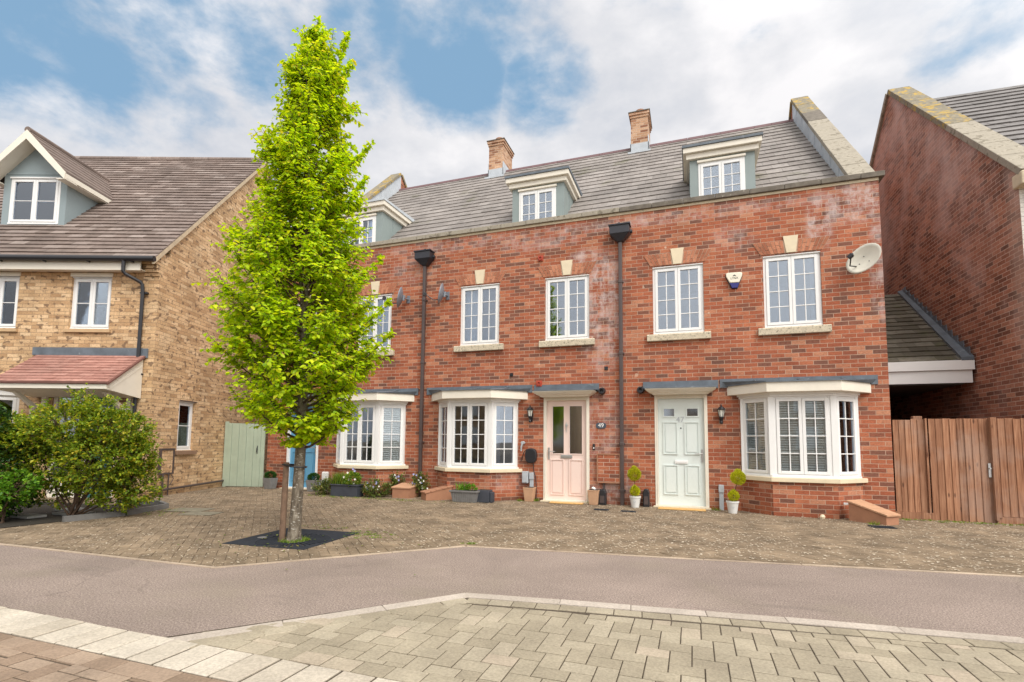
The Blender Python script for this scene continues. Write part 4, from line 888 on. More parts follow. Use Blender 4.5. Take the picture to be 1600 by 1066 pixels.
# dormer roof: two pitches with bargeboards
sl_ = 1.05; ov = .22; yfr = D - .30
ztop = za + .72 * sl_ + .12
for sg in (-1, 1):
    r_ = MB(); n_ = 7; xe_ = apx + sg * (.72 + ov); ze = ztop - (.72 + ov) * sl_
    for i in range(n_):
        xa_, xb_ = xe_ + (apx - xe_) * i / n_, xe_ + (apx - xe_) * (i + 1) / n_; za_, zb_ = ze + (ztop - ze) * i / n_, ze + (ztop - ze) * (i + 1) / n_
        ya_, yb_ = (za_ - E0) / ES + .1, (zb_ - E0) / ES + .1; tt = .03
        r_.prism([(xa_, yfr, za_ + tt), (xb_, yfr, zb_ + .005), (xb_, yfr, zb_ - .02), (xa_, yfr, za_ - .02)], [(xa_, ya_, za_ + tt), (xb_, yb_, zb_ + .005), (xb_, yb_, zb_ - .02), (xa_, ya_, za_ - .02)])
    r_.build('dormer_roof', M_BROWN, do_)
    bb = MB(); w0 = .15
    bb.prism([(apx, yfr - .02, ztop - .01), (xe_, yfr - .02, ze - .01), (xe_ - sg * .02, yfr - .02, ze - .16), (apx, yfr - .02, ztop - .22)], [(apx, yfr + .01, ztop - .01), (xe_, yfr + .01, ze - .01), (xe_ - sg * .02, yfr + .01, ze - .16), (apx, yfr + .01, ztop - .22)])
    bb.prism([(apx, yfr + .011, ztop - .19), (xe_, yfr + .011, ze - .14), (xe_, yfr + .011, ze - .16), (apx, yfr + .011, ztop - .21)], [(apx, D, ztop - .19), (xe_, D, ze - .14), (xe_, D, ze - .16), (apx, D, ztop - .21)])
    ye = (ze - E0) / ES
    bb.box(*sorted((xe_ - sg * .025, xe_ - sg * .0)), yfr + .011, ye + .05, ze - .13, ze - .025); bb.box(*sorted((xe_ - sg * .03, apx + sg * .72)), yfr + .012, ye, ze - .15, ze - .131)
    bb.build('bargeboard', M_CREAMP, do_)
MB().tube([(apx, yfr - .01, ztop + .0), (apx, (ztop - E0) / ES, ztop + .0)], .07, 10).build('dormer_ridge', M_BROWN, do_)

# ================================================================== RIGHT HOUSE
RA = math.atan2(.045, 1.0)
rt = thing('end_house', 'tall red brick house at the right edge with white stained gable wall', 'house', (6.34, -.10, 0), RA, local=True)
g = MB(); ap = 4.45; ah = 10.0; eh = 5.62; pl = [(0.0, -.25), (0.0, eh), (ap, ah), (2 * ap, eh), (2 * ap, -.25)]
g.ext(pl, 'x', 0, .32); gw = g.build('gable_wall', M_REDR, rt)
g = MB(); g.box(.321, 6.5, 0.002, .3, -.25, eh - .05); g.build('front_wall', M_CREAM, rt)
MB().box(-.0, .32, -.003, .0, -.25, eh).build('corner_brickwork', M_CREAM, rt)
g = MB(); g.box(.33, 6.5, 2 * ap - .3, 2 * ap, -.25, eh); g.box(6.2, 6.5, .3, 2 * ap - .3, -.25, eh); g.build('rear_wall', M_REDR, rt)
s2 = (ah - eh) / ap; rz_ = lambda y: eh + s2 * y - .30
rf = MB(); tiled_slope(rf, .32, 6.7, (-.25, rz_(-.25)), (ap, rz_(ap)), gauge=.28, t=.03)
rf.prism([(.32, ap, rz_(ap)), (.32, 2 * ap + .2, rz_(-.2)), (.32, 2 * ap + .2, rz_(-.2) - .08), (.32, ap, rz_(ap) - .08)], [(6.7, ap, rz_(ap)), (6.7, 2 * ap + .2, rz_(-.2)), (6.7, 2 * ap + .2, rz_(-.2) - .08), (6.7, ap, rz_(ap) - .08)])
rf.build('roof', M_SLATED, rt)
a = math.atan(s2); L = math.hypot(ap + .12, s2 * (ap + .12)); k = 9
for i in range(k):
    c = MB(Matrix.Translation((0, -.12, eh - .12 * s2)) @ Matrix.Rotation(a, 4, 'X')); c.box(-.06, .40, i * L / k + .004, (i + 1) * L / k - .004, .001, .11); c.build('coping_slab', M_LICH if i > 3 else M_COPEL, gw, bevel=.01)
c = MB(Matrix.Translation((0, ap, ah)) @ Matrix.Rotation(-a, 4, 'X')); c.box(-.06, .40, .002, L, .001, .11); c.build('coping_slab', M_COPEL, gw, bevel=.01)
c = MB(); c.box(-.06, .38, -.20, .05, eh - .28, eh - .06); c.build('kneeler_stone', M_STONE, gw, bevel=.02)
MB().tube([(.4, -.33, eh - .27), (6.7, -.33, eh - .27)], .06, 10).build('gutter', M_BLACK, rt)
MB().box(.35, 6.6, -.26, -.24, eh - .42, eh - .2).build('fascia', M_PVC, rt)

# ================================================================== CARPORT ROOF between the houses
cpo = thing('carport', 'mossy lean-to carport roof between the red terrace and the end house', 'carport', (5.4, 1.5, 0))
q = MB(); tiled_slope(q, 4.50, 6.20, (1.40, 2.80), (4.05, 4.80), gauge=.20, t=.025); cr_ = q.build('roof', M_MOSSY, cpo)
q = MB(); q.box(4.50, 6.24, 1.36, 1.40, 2.62, 2.80).box(4.50, 6.22, 1.41, 1.45, 2.38, 2.618); q.build('fascia', M_PVC, cpo)
q = MB(); q.prism([(6.24, 1.36, 2.79), (6.05, 1.36, 2.79), (5.99, 4.05, 4.82), (6.16, 4.05, 4.82)], [(6.24, 1.36, 2.86), (6.05, 1.36, 2.85), (5.99, 4.05, 4.87), (6.16, 4.05, 4.90)])
n_ = 14
for i in range(n_):
    y0 = 1.40 + i * 2.65 / n_; y1 = y0 + 2.65 / n_; z0 = 2.84 + (y0 - 1.4) * .755; xw = 6.262 - .045 * (y0 + .1) - .0
    q.prism([(xw, y0, z0 - .06), (xw, y1, z0 + .02), (xw, y1, z0 + .22), (xw, y0, z0 + .22)], [(xw + .012, y0, z0 - .06), (xw + .012, y1, z0 + .02), (xw + .012, y1, z0 + .22), (xw + .012, y0, z0 + .22)])
q.build('stepped_flashing', M_LEAD, cpo)
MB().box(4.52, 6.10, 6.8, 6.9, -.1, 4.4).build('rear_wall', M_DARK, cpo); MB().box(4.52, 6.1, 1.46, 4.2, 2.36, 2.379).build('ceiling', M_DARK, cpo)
q = MB(); q.add([(4.5, 4.05, 4.80), (6.15, 4.05, 4.80), (6.1, 6.9, 2.9), (4.5, 6.9, 2.9), (4.5, 4.05, 4.74), (6.15, 4.05, 4.74), (6.1, 6.9, 2.84), (4.5, 6.9, 2.84)], [(0, 1, 2, 3), (7, 6, 5, 4), (0, 4, 5, 1)]); q.build('rear_slope', M_MOSSY, cpo)

# ================================================================== TIMBER FENCE AND GATE
def boards(name, xs, y, z0, z1, par, zj=.01):
    b = MB()
    for a, c in xs:
        zt = z1 + random.uniform(-zj, zj); th = random.uniform(.0, .004)
        b.prism([(a, y - .020 - th, z0), (c + .012, y - .008, z0), (c + .012, y, z0), (a, y - .006, z0)], [(a, y - .020 - th, zt), (c + .012, y - .008, zt), (c + .012, y, zt), (a, y - .006, zt)])
    return b.build(name, M_WOOD, par)
def run(x0, x1, w_): n = max(1, round((x1 - x0) / w_)); return [(x0 + (x1 - x0) * i / n, x0 + (x1 - x0) * (i + 1) / n) for i in range(n)]
fn1 = thing('fence_panel', 'short timber fence panel between the terrace wall and the timber gate', 'fence', (4.75, 0, 0), group='brown timber fence panels')
boards('boards', run(4.50, 4.93, .085), .02, .12, 1.645, fn1); MB().box(4.48, 5.0, -.015, .05, -.05, .118).build('gravel_board', M_WOOD, fn1); MB().box(4.80, 4.93, .03, .13, -.05, 1.70).build('post', M_WOOD, fn1, bevel=.01)
MB().box(4.945, 4.97, -.02, .02, .1, 1.66).build('trim_batten', M_WOOD, fn1)
gtm = thing('timber_gate', 'tall brown vertical board side gate with metal latch plate', 'gate', (5.35, 0, 0))
boards('boards', run(5.0, 5.76, .094), .03, .0, 1.655, gtm, .004); MB().box(5.02, 5.76, .035, .07, .3, .4).box(5.02, 5.76, .035, .07, 1.3, 1.4).build('rail', M_WOOD, gtm)
q = MB(); q.box(5.752, 5.785, -.002, .012, .72, .94); q.tube([(5.768, -.01, .86), (5.768, -.03, .86)], .014, 8); q.build('latch', M_CHROME, gtm)
fn2 = thing('fence_panel', 'timber fence panel right of the timber gate, running out of the picture', 'fence', (6.1, 0, 0), group='brown timber fence panels')
boards('boards', run(5.90, 6.30, .10), .02, .11, 1.65, fn2); MB().box(5.80, 5.835, -.04, .03, .05, 1.67).box(5.84, 5.88, -.03, .03, .09, 1.67).build('trim_batten', M_WOOD, fn2); MB().box(5.775, 5.90, .032, .12, -.05, 1.66).build('post', M_WOOD, fn2, bevel=.01); MB().box(5.82, 6.30, -.015, .05, -.05, .105).build('gravel_board', M_WOOD, fn2)
# sage green gate between the buff house and the terrace
A_ = Vector((-10.02, -.29, 0)); B_ = Vector((-8.90, -.02, 0)); dv = B_ - A_; ang = math.atan2(dv.y, dv.x); Lg = dv.length
sg_ = thing('side_gate', 'sage green painted vertical board gate between the buff house and the red terrace', 'gate', tuple(A_), ang, local=True)
b = MB(); n_ = 11; 
for i in range(n_):
    x0 = .03 + (Lg - .06) * i / n_; x1 = .03 + (Lg - .06) * (i + 1) / n_; zt = 1.62 - .02 * (i / n_) + (.04 if i == 0 else 0)
    b.box(x0 + .003, x1 - .003, -.02 - (.008 if i % 2 else 0), .01, .02 if i else -.05, zt)
b.build('boards', M_SAGE, sg_)
MB().box(.04, Lg - .04, .011, .04, .3, .4).box(.04, Lg - .04, .011, .04, 1.25, 1.35).build('rail', M_SAGE, sg_)
q = MB(); q.box(Lg - .22, Lg - .20, -.035, -.028, .85, 1.05); q.tube([(Lg - .21, -.03, 1.03), (Lg - .21, -.06, .98), (Lg - .21, -.06, .9), (Lg - .21, -.03, .87)], .008, 6); q.build('latch', M_BLACK, sg_)

# ================================================================== GROUND
def clip(poly, A, B):           # keep the part left of A->B
    out_ = []; n = len(poly)
    side = lambda p: (B[0] - A[0]) * (p[1] - A[1]) - (B[1] - A[1]) * (p[0] - A[0])
    for i in range(n):
        p, q_ = poly[i], poly[(i + 1) % n]; sp, sq = side(p), side(q_)
        if sp >= 0: out_.append(p)
        if sp * sq < 0: t = sp / (sp - sq); out_.append((p[0] + (q_[0] - p[0]) * t, p[1] + (q_[1] - p[1]) * t))
    return out_
def area(p): return abs(sum(p[i][0] * p[(i + 1) % len(p)][1] - p[(i + 1) % len(p)][0] * p[i][1] for i in range(len(p)))) / 2
def shrink(poly, g):
    k = len(poly); out_ = []
    cx = sum(p[0] for p in poly) / k; cy = sum(p[1] for p in poly) / k
    for p in poly:
        d = math.hypot(p[0] - cx, p[1] - cy); s_ = max(0, 1 - g * 1.3 / max(d, 1e-6)); out_.append((cx + (p[0] - cx) * s_, cy + (p[1] - cy) * s_))
    return out_
def ccw(p): return p if sum(p[i][0] * p[(i + 1) % len(p)][1] - p[(i + 1) % len(p)][0] * p[i][1] for i in range(len(p))) > 0 else p[::-1]
def block(mb, poly, zt, zb, bev=.004):
    poly = ccw(poly); k = len(poly); top = shrink(poly, bev)
    tilt = [random.uniform(-.0015, .0015) for _ in range(3)]
    h = lambda p: zt + tilt[0]
    mb.add([(p[0], p[1], zb) for p in poly] + [(p[0], p[1], h(p) - bev * .7) for p in poly] + [(p[0], p[1], h(p)) for p in top],
           [(i, (i + 1) % k, k + (i + 1) % k, k + i) for i in range(k)] + [(k + i, k + (i + 1) % k, 2 * k + (i + 1) % k, 2 * k + i) for i in range(k)] + [tuple(range(2 * k, 3 * k))])
def fastbuild(mb, name, m):
    me = bpy.data.meshes.new(name); me.materials.append(m); me.from_pydata([tuple(v) for v in mb.v], [], mb.f); me.update(); me.uv_layers.new(name='UVMap')
    o = bpy.data.objects.new(name, me); COL.objects.link(o); o['kind'] = 'structure'; return o
def herring(mb, region, L, Wd, zt, zb, gap, ang=0., org=(0, 0), hole=None, bev=.004):
    edges = [(region[i], region[(i + 1) % len(region)]) for i in range(len(region))]
    ca, sa2 = math.cos(ang), math.sin(ang)
    xs = [p[0] for p in region]; ys = [p[1] for p in region]; cx, cy = (min(xs) + max(xs)) / 2, (min(ys) + max(ys)) / 2; rad = math.hypot(max(xs) - min(xs), max(ys) - min(ys)) / 2 + 1
    # iterate over the lattice (W,W),(-L,L)
    K = int(rad * 1.5 / Wd) + 3; Mx = int(rad * 1.5 / L) + 3
    for mm in range(-Mx, Mx + 1):
        for k_ in range(-K, K + 1):
            ox, oy = k_ * Wd - mm * L, k_ * Wd + mm * L
            for (x0, y0, x1, y1) in ((ox, oy, ox + L, oy + Wd), (ox, oy + Wd, ox + Wd, oy + Wd + L)):
                mxx, myy = (x0 + x1) / 2, (y0 + y1) / 2; rx, ry = mxx * ca - myy * sa2 + cx + org[0], mxx * sa2 + myy * ca + cy + org[1]
                if abs(rx - cx) > rad or abs(ry - cy) > rad or not (min(xs) - L < rx < max(xs) + L and min(ys) - L < ry < max(ys) + L): continue
                p = [(x0 + gap, y0 + gap), (x1 - gap, y0 + gap), (x1 - gap, y1 - gap), (x0 + gap, y1 - gap)]
                p = [(a_ * ca - b_ * sa2 + cx + org[0], a_ * sa2 + b_ * ca + cy + org[1]) for a_, b_ in p]
                for A, B in edges:
                    p = clip(p, A, B)
                    if len(p) < 3: break
                if len(p) < 3 or area(p) < .0006: continue
                if hole and hole(sum(q_[0] for q_ in p) / len(p), sum(q_[1] for q_ in p) / len(p)): continue
                block(mb, p, zt + random.uniform(-.0015, .0015), zb, bev)
g0 = MB(); g0.add([(-400, -400, -.12), (400, -400, -.12), (400, 500, -.12), (-400, 500, -.12)], [(0, 1, 2, 3)]); struct('ground', g0, M_GROUND)
FK = [(-14., -6.95), (-6.01, -6.62), (-2.95, -6.54), (-1.17, -4.74), (1.41, -4.44), (4.21, -4.06), (12., -3.0)]      # far edge of the road
NK = [(-1.74, -7.93), (-.42, -6.39), (.34, -6.29), (1.91, -6.11), (3.28, -5.99), (12., -5.2)]                        # near kerb outer line
# road sheet
rd3 = MB(); rd3.add([(-40, -40, -.028), (40, -40, -.028), (40, -2.5, -.028), (-40, -2.5, -.028)], [(0, 1, 2, 3)]); 
rv = MB(); P_ = [(-14, -7.9)] + [(p[0], p[1]) for p in FK]
rv.v = []; 
top = FK; bot = [(-14., -7.90), (-6.01, -7.9), (-2.95, -7.90), (-1.76, -7.90)] + NK[1:2] + [(1.41, -6.16), (4.21, -5.91), (12., -5.2)]
tp = [(-14., -6.95), (-6.01, -6.62), (-2.95, -6.54), (-1.95, -5.53), (-1.17, -4.74), (1.41, -4.44), (4.21, -4.06), (12., -3.0)]
for i in range(7): rv.add([(bot[i][0], bot[i][1], 0.), (bot[i + 1][0], bot[i + 1][1], 0.), (tp[i + 1][0], tp[i + 1][1], 0.), (tp[i][0], tp[i][1], 0.)], [(0, 1, 2, 3)])
struct('road', rv, M_TAR)

bs = MB(); bs.add([(-30, -30, -.0025), (30, -30, -.0025), (30, 12, -.0025), (-30, 12, -.0025)], [(0, 1, 2, 3)]); struct('paving_bed', bs, M_BASE)
def kerbline(name, line, width, m, seg, side=1, z=.004, zb=-.05):
    b = MB()
    for i in range(len(line) - 1):
        A, B = Vector(line[i]), Vector(line[i + 1]); d = B - A; L = d.length; t = d / L; nrm = Vector((t.y, -t.x)) * width * side
        n = max(1, round(L / seg))
        for j in range(n):
            a = A + d * (j / n) + t * .002; c = A + d * ((j + 1) / n) - t * .002
            block(b, [tuple(a), tuple(c), tuple(c + nrm), tuple(a + nrm)], z + random.uniform(-.001, .001), zb)
    return fastbuild(b, name, m)
kerbline('near_kerb', NK, .115, M_KERB, .62)
kerbline('far_kerb', FK, .045, M_KERBF, .9, side=-1, z=.006)
# granite sett band along y -7.90 .. -8.20
b = MB(); x = -6.
while x < 6: wd = random.uniform(.195, .22); block(b, [(x + .009, -8.195), (x + wd - .009, -8.195), (x + wd - .009, -7.90 + random.uniform(-.006, .004)), (x + .009, -7.90 + random.uniform(-.006, .004))], .006 + random.uniform(-.002, .002), -.03, .007); x += wd
fastbuild(b, 'sett_band', M_SETT)
# buff paving
b = MB(); x = -1.6
while x < 9: block(b, [(x + .003, -7.893), (x + .197, -7.893), (x + .197, -7.765), (x + .003, -7.765)], .004, -.03); x += .2
nk2 = []
off_ = .118
reg = [(-1.62, -7.76), (9., -7.76), (9., -5.60), (3.30, -6.245), (.37, -6.545), (-.36, -6.64)]
herring(b, reg, .188, .121, .003, -.03, .0034, bev=.003)
# stretcher row following the kerb
for A, B in (((-1.55, -7.90), (-.37, -6.52)), ((-.34, -6.51), (.37, -6.415)), ((.37, -6.415), (3.30, -6.115)), ((3.30, -6.115), (9., -5.6))):
    A = Vector(A); B = Vector(B); d = B - A; L = d.length; t = d / L; nrm = Vector((t.y, -t.x)) * .115; n = max(1, round(L / .2))
    for j in range(n):
        a = A + d * (j / n) + t * .003; c = A + d * ((j + 1) / n) - t * .003; block(b, [tuple(a), tuple(c), tuple(c + nrm), tuple(a + nrm)], .0035, -.03)
fastbuild(b, 'footway_paving', M_PAVE)
# tan paving in the near left corner
b = MB(); x = -6.
while x < 3: block(b, [(x + .003, -8.335), (x + .197, -8.335), (x + .197, -8.205), (x + .003, -8.205)], .003, -.03); x += .2
herring(b, [(-6, -10.4), (3, -10.4), (3, -8.34), (-6, -8.34)], .192, .124, .002, -.03, .0045, bev=.003)
fastbuild(b, 'tan_paving', M_PAVEB)
# forecourt block paving up to the houses
GC = [(-3.93, -5.53), (-3.76, -4.56), (-2.81, -4.50), (-2.83, -5.63)]     # tree grate corners (seen in the photograph)
gc = Vector((-3.33, -5.07)); GA = math.radians(4)
def in_grate(x, y, e=.46):
    dx, dy = x - gc.x, y - gc.y; u = dx * math.cos(GA) + dy * math.sin(GA); v = -dx * math.sin(GA) + dy * math.cos(GA); return abs(u) < e and abs(v) < e
b = MB()
herring(b, [(-14, -6.9), (-6.01, -6.58), (-2.97, -6.50), (-2.97, .3), (-14, .3)], .2, .1, .004, -.03, .0025, ang=PI / 4 + .0, hole=in_grate, bev=.003)
herring(b, [(-2.97, -6.49), (-1.19, -4.70), (-1.19, .05), (-2.97, .05)], .2, .1, .004, -.03, .0025, ang=PI / 4, hole=in_grate, bev=.003)
herring(b, [(-1.19, -4.69), (1.41, -4.39), (4.21, -4.01), (12., -2.95), (12., .05), (-1.19, .05)], .2, .1, .004, -.03, .0025, ang=PI / 4, bev=.003)
fastbuild(b, 'forecourt_paving', M_DRIVE)
# petals and grit scattered over the forecourt (nobody could count them)
n = 11000; vs = []; fs = []
def in_fore(x, y):
    if y > -.02: return False
    for i in range(len(FK) - 1):
        if FK[i][0] <= x <= FK[i + 1][0]:
            t = (x - FK[i][0]) / (FK[i + 1][0] - FK[i][0]); return y > FK[i][1] + t * (FK[i + 1][1] - FK[i][1]) + .08
    return False
cnt = 0
while cnt < n:
    x, y = random.uniform(-9.5, 7.5), random.uniform(-6.5, -.05)
    dens = .28 + .72 * max(0, min(1, (math.sin(x * 1.3 + 1.) * .5 + math.sin(y * 2.1 + x) * .4 + .9)))
    if random.random() > dens * (1 if x > -3 else .65) or not in_fore(x, y) or in_grate(x, y, .6): continue
    r = random.uniform(.006, .0165) * (1.15 if x > -2 else .9); a = random.uniform(0, PI); z = .0085; e = random.uniform(.45, 1)
    b0 = len(vs); k_ = 5
    for i in range(k_):
        t = 2 * PI * i / k_; px_, py_ = r * math.cos(t), r * e * math.sin(t); vs.append((x + px_ * math.cos(a) - py_ * math.sin(a), y + px_ * math.sin(a) + py_ * math.cos(a), z + random.uniform(0, .004)))
    fs.append(tuple(range(b0, b0 + k_))); cnt += 1
me = bpy.data.meshes.new('fallen_petals'); me.from_pydata(vs, [], fs); me.materials.append(plain('pale_petal', (.56, .48, .37), .9, .4, 40)); o = bpy.data.objects.new('fallen_petals', me); COL.objects.link(o)
tag(o, 'pale fallen petals and grit scattered over the block paved forecourt', 'petals', kind='stuff')

# ================================================================== FOLIAGE TOOLS
class Leaves:
    def __init__(s): s.v = []; s.f = []
    def leaf(s, p, d, up, L, Wd, fold=.25):
        d = d.normalized(); sd_ = d.cross(up)
        if sd_.length < 1e-4: sd_ = d.orthogonal()
        sd_.normalize(); nn = sd_.cross(d)
        b = len(s.v); f_ = nn * (Wd * fold)
        s.v += [tuple(p), tuple(p + d * L * .35 + sd_ * Wd * .5 + f_), tuple(p + d * L * .75 + sd_ * Wd * .36 + f_ * .7), tuple(p + d * L), tuple(p + d * L * .75 - sd_ * Wd * .36 + f_ * .7), tuple(p + d * L * .35 - sd_ * Wd * .5 + f_)]
        s.f += [(b, b + 1, b + 2, b + 3), (b, b + 3, b + 4, b + 5)]
    def blade(s, p, d, L, w_):
        d = d.normalized(); sd_ = d.cross(Vector((random.uniform(-1, 1), random.uniform(-1, 1), .2))).normalized() * w_; b = len(s.v); q_ = p + d * L * .6; tip = p + d * L + Vector((d.x, d.y, -.4)) * L * .2
        s.v += [tuple(p - sd_), tuple(p + sd_), tuple(q_ + sd_ * .7), tuple(q_ - sd_ * .7), tuple(tip)]; s.f += [(b, b + 1, b + 2, b + 3), (b + 3, b + 2, b + 4)]
    def build(s, name, m, parent=None, org=(0, 0, 0)):
        root = parent
        while root is not None and root.parent is not None: root = root.parent
        o0 = root['_wo'] if root is not None and root.get('_wo') is not None else org
        me = bpy.data.meshes.new(name); me.from_pydata([(v[0] - o0[0], v[1] - o0[1], v[2] - o0[2]) for v in s.v], [], s.f); me.materials.append(m)
        me.polygons.foreach_set('use_smooth', [True] * len(me.polygons))
        o = bpy.data.objects.new(name, me); COL.objects.link(o)
        if parent is not None: o.parent = parent
        else: o.location = org
        return o
def rv3(): 
    v = Vector((random.gauss(0, 1), random.gauss(0, 1), random.gauss(0, 1))); return v.normalized()
Z3 = Vector((0, 0, 1))
def shrub(root, base, clumps, n, L, Wd, m, stems=8, name='foliage', droop=.2, stemr=.012, twigs=True):
    lv = Leaves(); base = Vector(base); st = MB()
    tot = sum(c[3] for c in clumps)
    for (c, rx, rz, wgt) in [((Vector(c[0])), c[1], c[2], c[3]) for c in clumps]:
        k_ = int(n * wgt / tot)
        nsp = max(1, k_ // 9)
        for _ in range(nsp):
            d = rv3(); r = random.uniform(.45, 1.0) ** .6
            q = c + Vector((d.x * rx, d.y * rx, d.z * rz)) * r
            if q.z < .03: continue
            od = (Vector((d.x, d.y, d.z * .6 + .35)) + rv3() * .5).normalized(); tl = random.uniform(.06, .16)
            for j in range(9):
                t = j / 8; pp_ = q + od * tl * (t - .3) + rv3() * .02
                ld = (od + rv3() * .9 - Z3 * droop).normalized(); lv.leaf(pp_, ld, Z3 + rv3() * .5, L * random.uniform(.6, 1.2), Wd * random.uniform(.7, 1.1))
            if twigs and random.random() < .35: st.tube([tuple(q - od * .16), tuple(q + od * tl * .6)], [.004, .002], 4)
    for i in range(stems):
        c = random.choice(clumps); tgt = Vector(c[0]) + rv3() * c[1] * .5; mid = base.lerp(tgt, .5) + rv3() * .08; mid.z = max(mid.z, base.z + .1)
        b0 = base + Vector((random.uniform(-.06, .06), random.uniform(-.06, .06), 0)); st.tube([tuple(b0), tuple(mid), tuple(tgt)], [stemr, stemr * .7, stemr * .25], 6)
    lv.build(name, m, root)
    if st.v: 
        mb = st; me = bpy.data.meshes.new('stems'); me.from_pydata([tuple(v) for v in mb.v], [], mb.f)
        o0 = Vector(root['_wo']); me.transform(Matrix.Translation(-o0)); me.materials.append(M_TWIG); o = bpy.data.objects.new('stems', me); COL.objects.link(o); o.parent = root

# ================================================================== STREET TREE
TB = Vector((-3.23, -5.20, 0)); RHz = Vector((.9433, .3317, 0)); FHz = Vector((-.3317, .9433, 0))
prof = [(1.12, .10, .12), (1.22, .30, .34), (1.35, .52, .52), (1.6, .84, .74), (1.9, 1.04, .88), (2.3, 1.19, .98), (2.7, 1.18, 1.02), (3.1, 1.14, .92), (3.5, 1.0, .84), (3.95, .80, .80), (4.36, .74, .78), (4.8, .63, .82), (5.2, .58, .76), (5.6, .47, .68), (5.9, .42, .60), (6.2, .26, .52), (6.45, .10, .20), (6.7, .04, .06)]
def prad(z, az):
    for i in range(len(prof) - 1):
        if prof[i][0] <= z <= prof[i + 1][0]:
            t = (z - prof[i][0]) / (prof[i + 1][0] - prof[i][0]); l = prof[i][1] + t * (prof[i + 1][1] - prof[i][1]); r = prof[i][2] + t * (prof[i + 1][2] - prof[i][2]); break
    else: l = r = .05
    c = math.cos(az); k_ = (1 + c) / 2; return (l * (1 - k_) + r * k_) * (.84 if z < 4.5 else .84 - .10 * min(1, (z - 4.5) / 1.2)) * (1 if z < 3.6 else 1 - .07 * min(1, z - 3.6))
tree = thing('street_tree', 'slender street tree with lime green spring leaves in front of the left house', 'tree', tuple(TB))
def axis(z): return TB + RHz * (.03 * math.sin(z * 1.1) + (-.0)) + FHz * .02 * math.sin(z * .9) + Z3 * z
tr = MB(); zs_ = [-.05, 0, .06, .15, .4, .8, 1.2, 1.8, 2.6, 3.5, 4.4, 5.2, 5.9, 6.45]; rs_ = [.112, .098, .084, .072, .066, .063, .060, .056, .050, .05, .036, .024, .013, .005]
tr.tube([tuple(axis(z)) for z in zs_], rs_, 18); tk = tr.build('trunk', M_BARK, tree, smooth=True)
lv = Leaves(); br_ = MB()
NB = 255
for i in range(NB):
    q = (i + random.random()) / NB; z0 = 1.10 + 4.9 * q ** 1.05; az = i * 2.39996 + random.uniform(-.4, .4)
    dirh = RHz * math.cos(az) + FHz * math.sin(az)
    lowb = z0 < 1.5
    rise = random.uniform(.35, .85) * (1.0 if z0 < 4.6 else 1.15)
    if lowb: rise = random.uniform(.0, .5)
    zt = min(z0 + rise, 6.55); R = prad(zt, az) * random.uniform(.66, 1.08)
    if random.random() < .10: R *= 1.10
    p0 = axis(z0); pts = []
    for j in range(7):
        t = j / 6; hh = z0 + (zt - z0) * (t ** 1.25) ; pts.append(axis(hh) + dirh * R * (t ** .85) + rv3() * .015)
    r0 = .016 * (1.1 - .55 * q); br_.tube([tuple(p) for p in pts], [r0 * (1 - .85 * j / 6) for j in range(7)], 5)
    nt_ = int(11 + 22 * R)
    for j in range(nt_):
        t = random.uniform(.22, 1.0) ** .8; f_ = t * 6; a_ = int(min(f_, 5)); base = pts[a_].lerp(pts[a_ + 1], f_ - a_)
        td = (dirh * random.uniform(.2, 1) + rv3() * .95 + Z3 * .45).normalized(); tl = random.uniform(.08, .26) * (1.0 if t < .9 else 1.2) * min(1., R / .5 + .3)
        tip = base + td * tl
        hr = Vector((tip.x, tip.y, 0)) - Vector((axis(tip.z).x, axis(tip.z).y, 0)); 
        if tip.z < 1.15: continue
        br_.tube([tuple(base), tuple(tip)], [.0035, .0015], 4, caps=False)
        nl = random.randint(8, 12)
        for k_ in range(nl):
            s_ = (k_ + .6) / nl; pp_ = base.lerp(tip, s_) + rv3() * .012
            sdv = td.cross(Z3).normalized() * (1 if k_ % 2 else -1)
            ld = (td * .5 + sdv * .8 - Z3 * random.uniform(.1, .9) + rv3() * .35).normalized()
            lv.leaf(pp_, ld, Z3 + dirh * .4 + rv3() * .45, random.uniform(.044, .078) * (1.05 - .04 * z0), random.uniform(.032, .054) * (1.05 - .04 * z0), .18)
# two leading tips
for (dx, zt) in ((.0, 6.72), (.40, 6.52), (-.10, 6.45), (.22, 6.2), (.48, 6.1), (-.26, 6.0), (-.62, 4.5), (.78, 4.55), (.80, 5.0), (-1.02, 2.75), (1.12, 2.55), (1.08, 2.95), (-.95, 3.3), (-.58, 5.1), (.98, 3.5)):
    p0 = axis(min(5.3, zt - .7)) ; p1 = axis(min(zt, 6.4)) + RHz * dx; p1.z = zt; ppts = [p0, p0.lerp(p1, .5) + RHz * dx * .15, p1]; br_.tube([tuple(p) for p in ppts], [.012, .007, .002], 5)
    for j in range(46):
        t = random.random() ** .7; q_ = (ppts[0].lerp(ppts[1], t * 2) if t < .5 else ppts[1].lerp(ppts[2], t * 2 - 1)); td = (rv3() + Z3 * .8).normalized(); tl = random.uniform(.03, .12) * (1.35 - t)
        for k_ in range(5): lv.leaf(q_ + td * tl * k_ / 5, (td + rv3() - Z3 * .3).normalized(), Z3 + rv3() * .5, random.uniform(.04, .07), random.uniform(.026, .044))
lv.build('crown', M_LIME, tree)
me = bpy.data.meshes.new('branches'); me.from_pydata([tuple(v - TB) for v in br_.v], [], br_.f); me.materials.append(M_TWIG); o = bpy.data.objects.new('branches', me); COL.objects.link(o); o.parent = tree
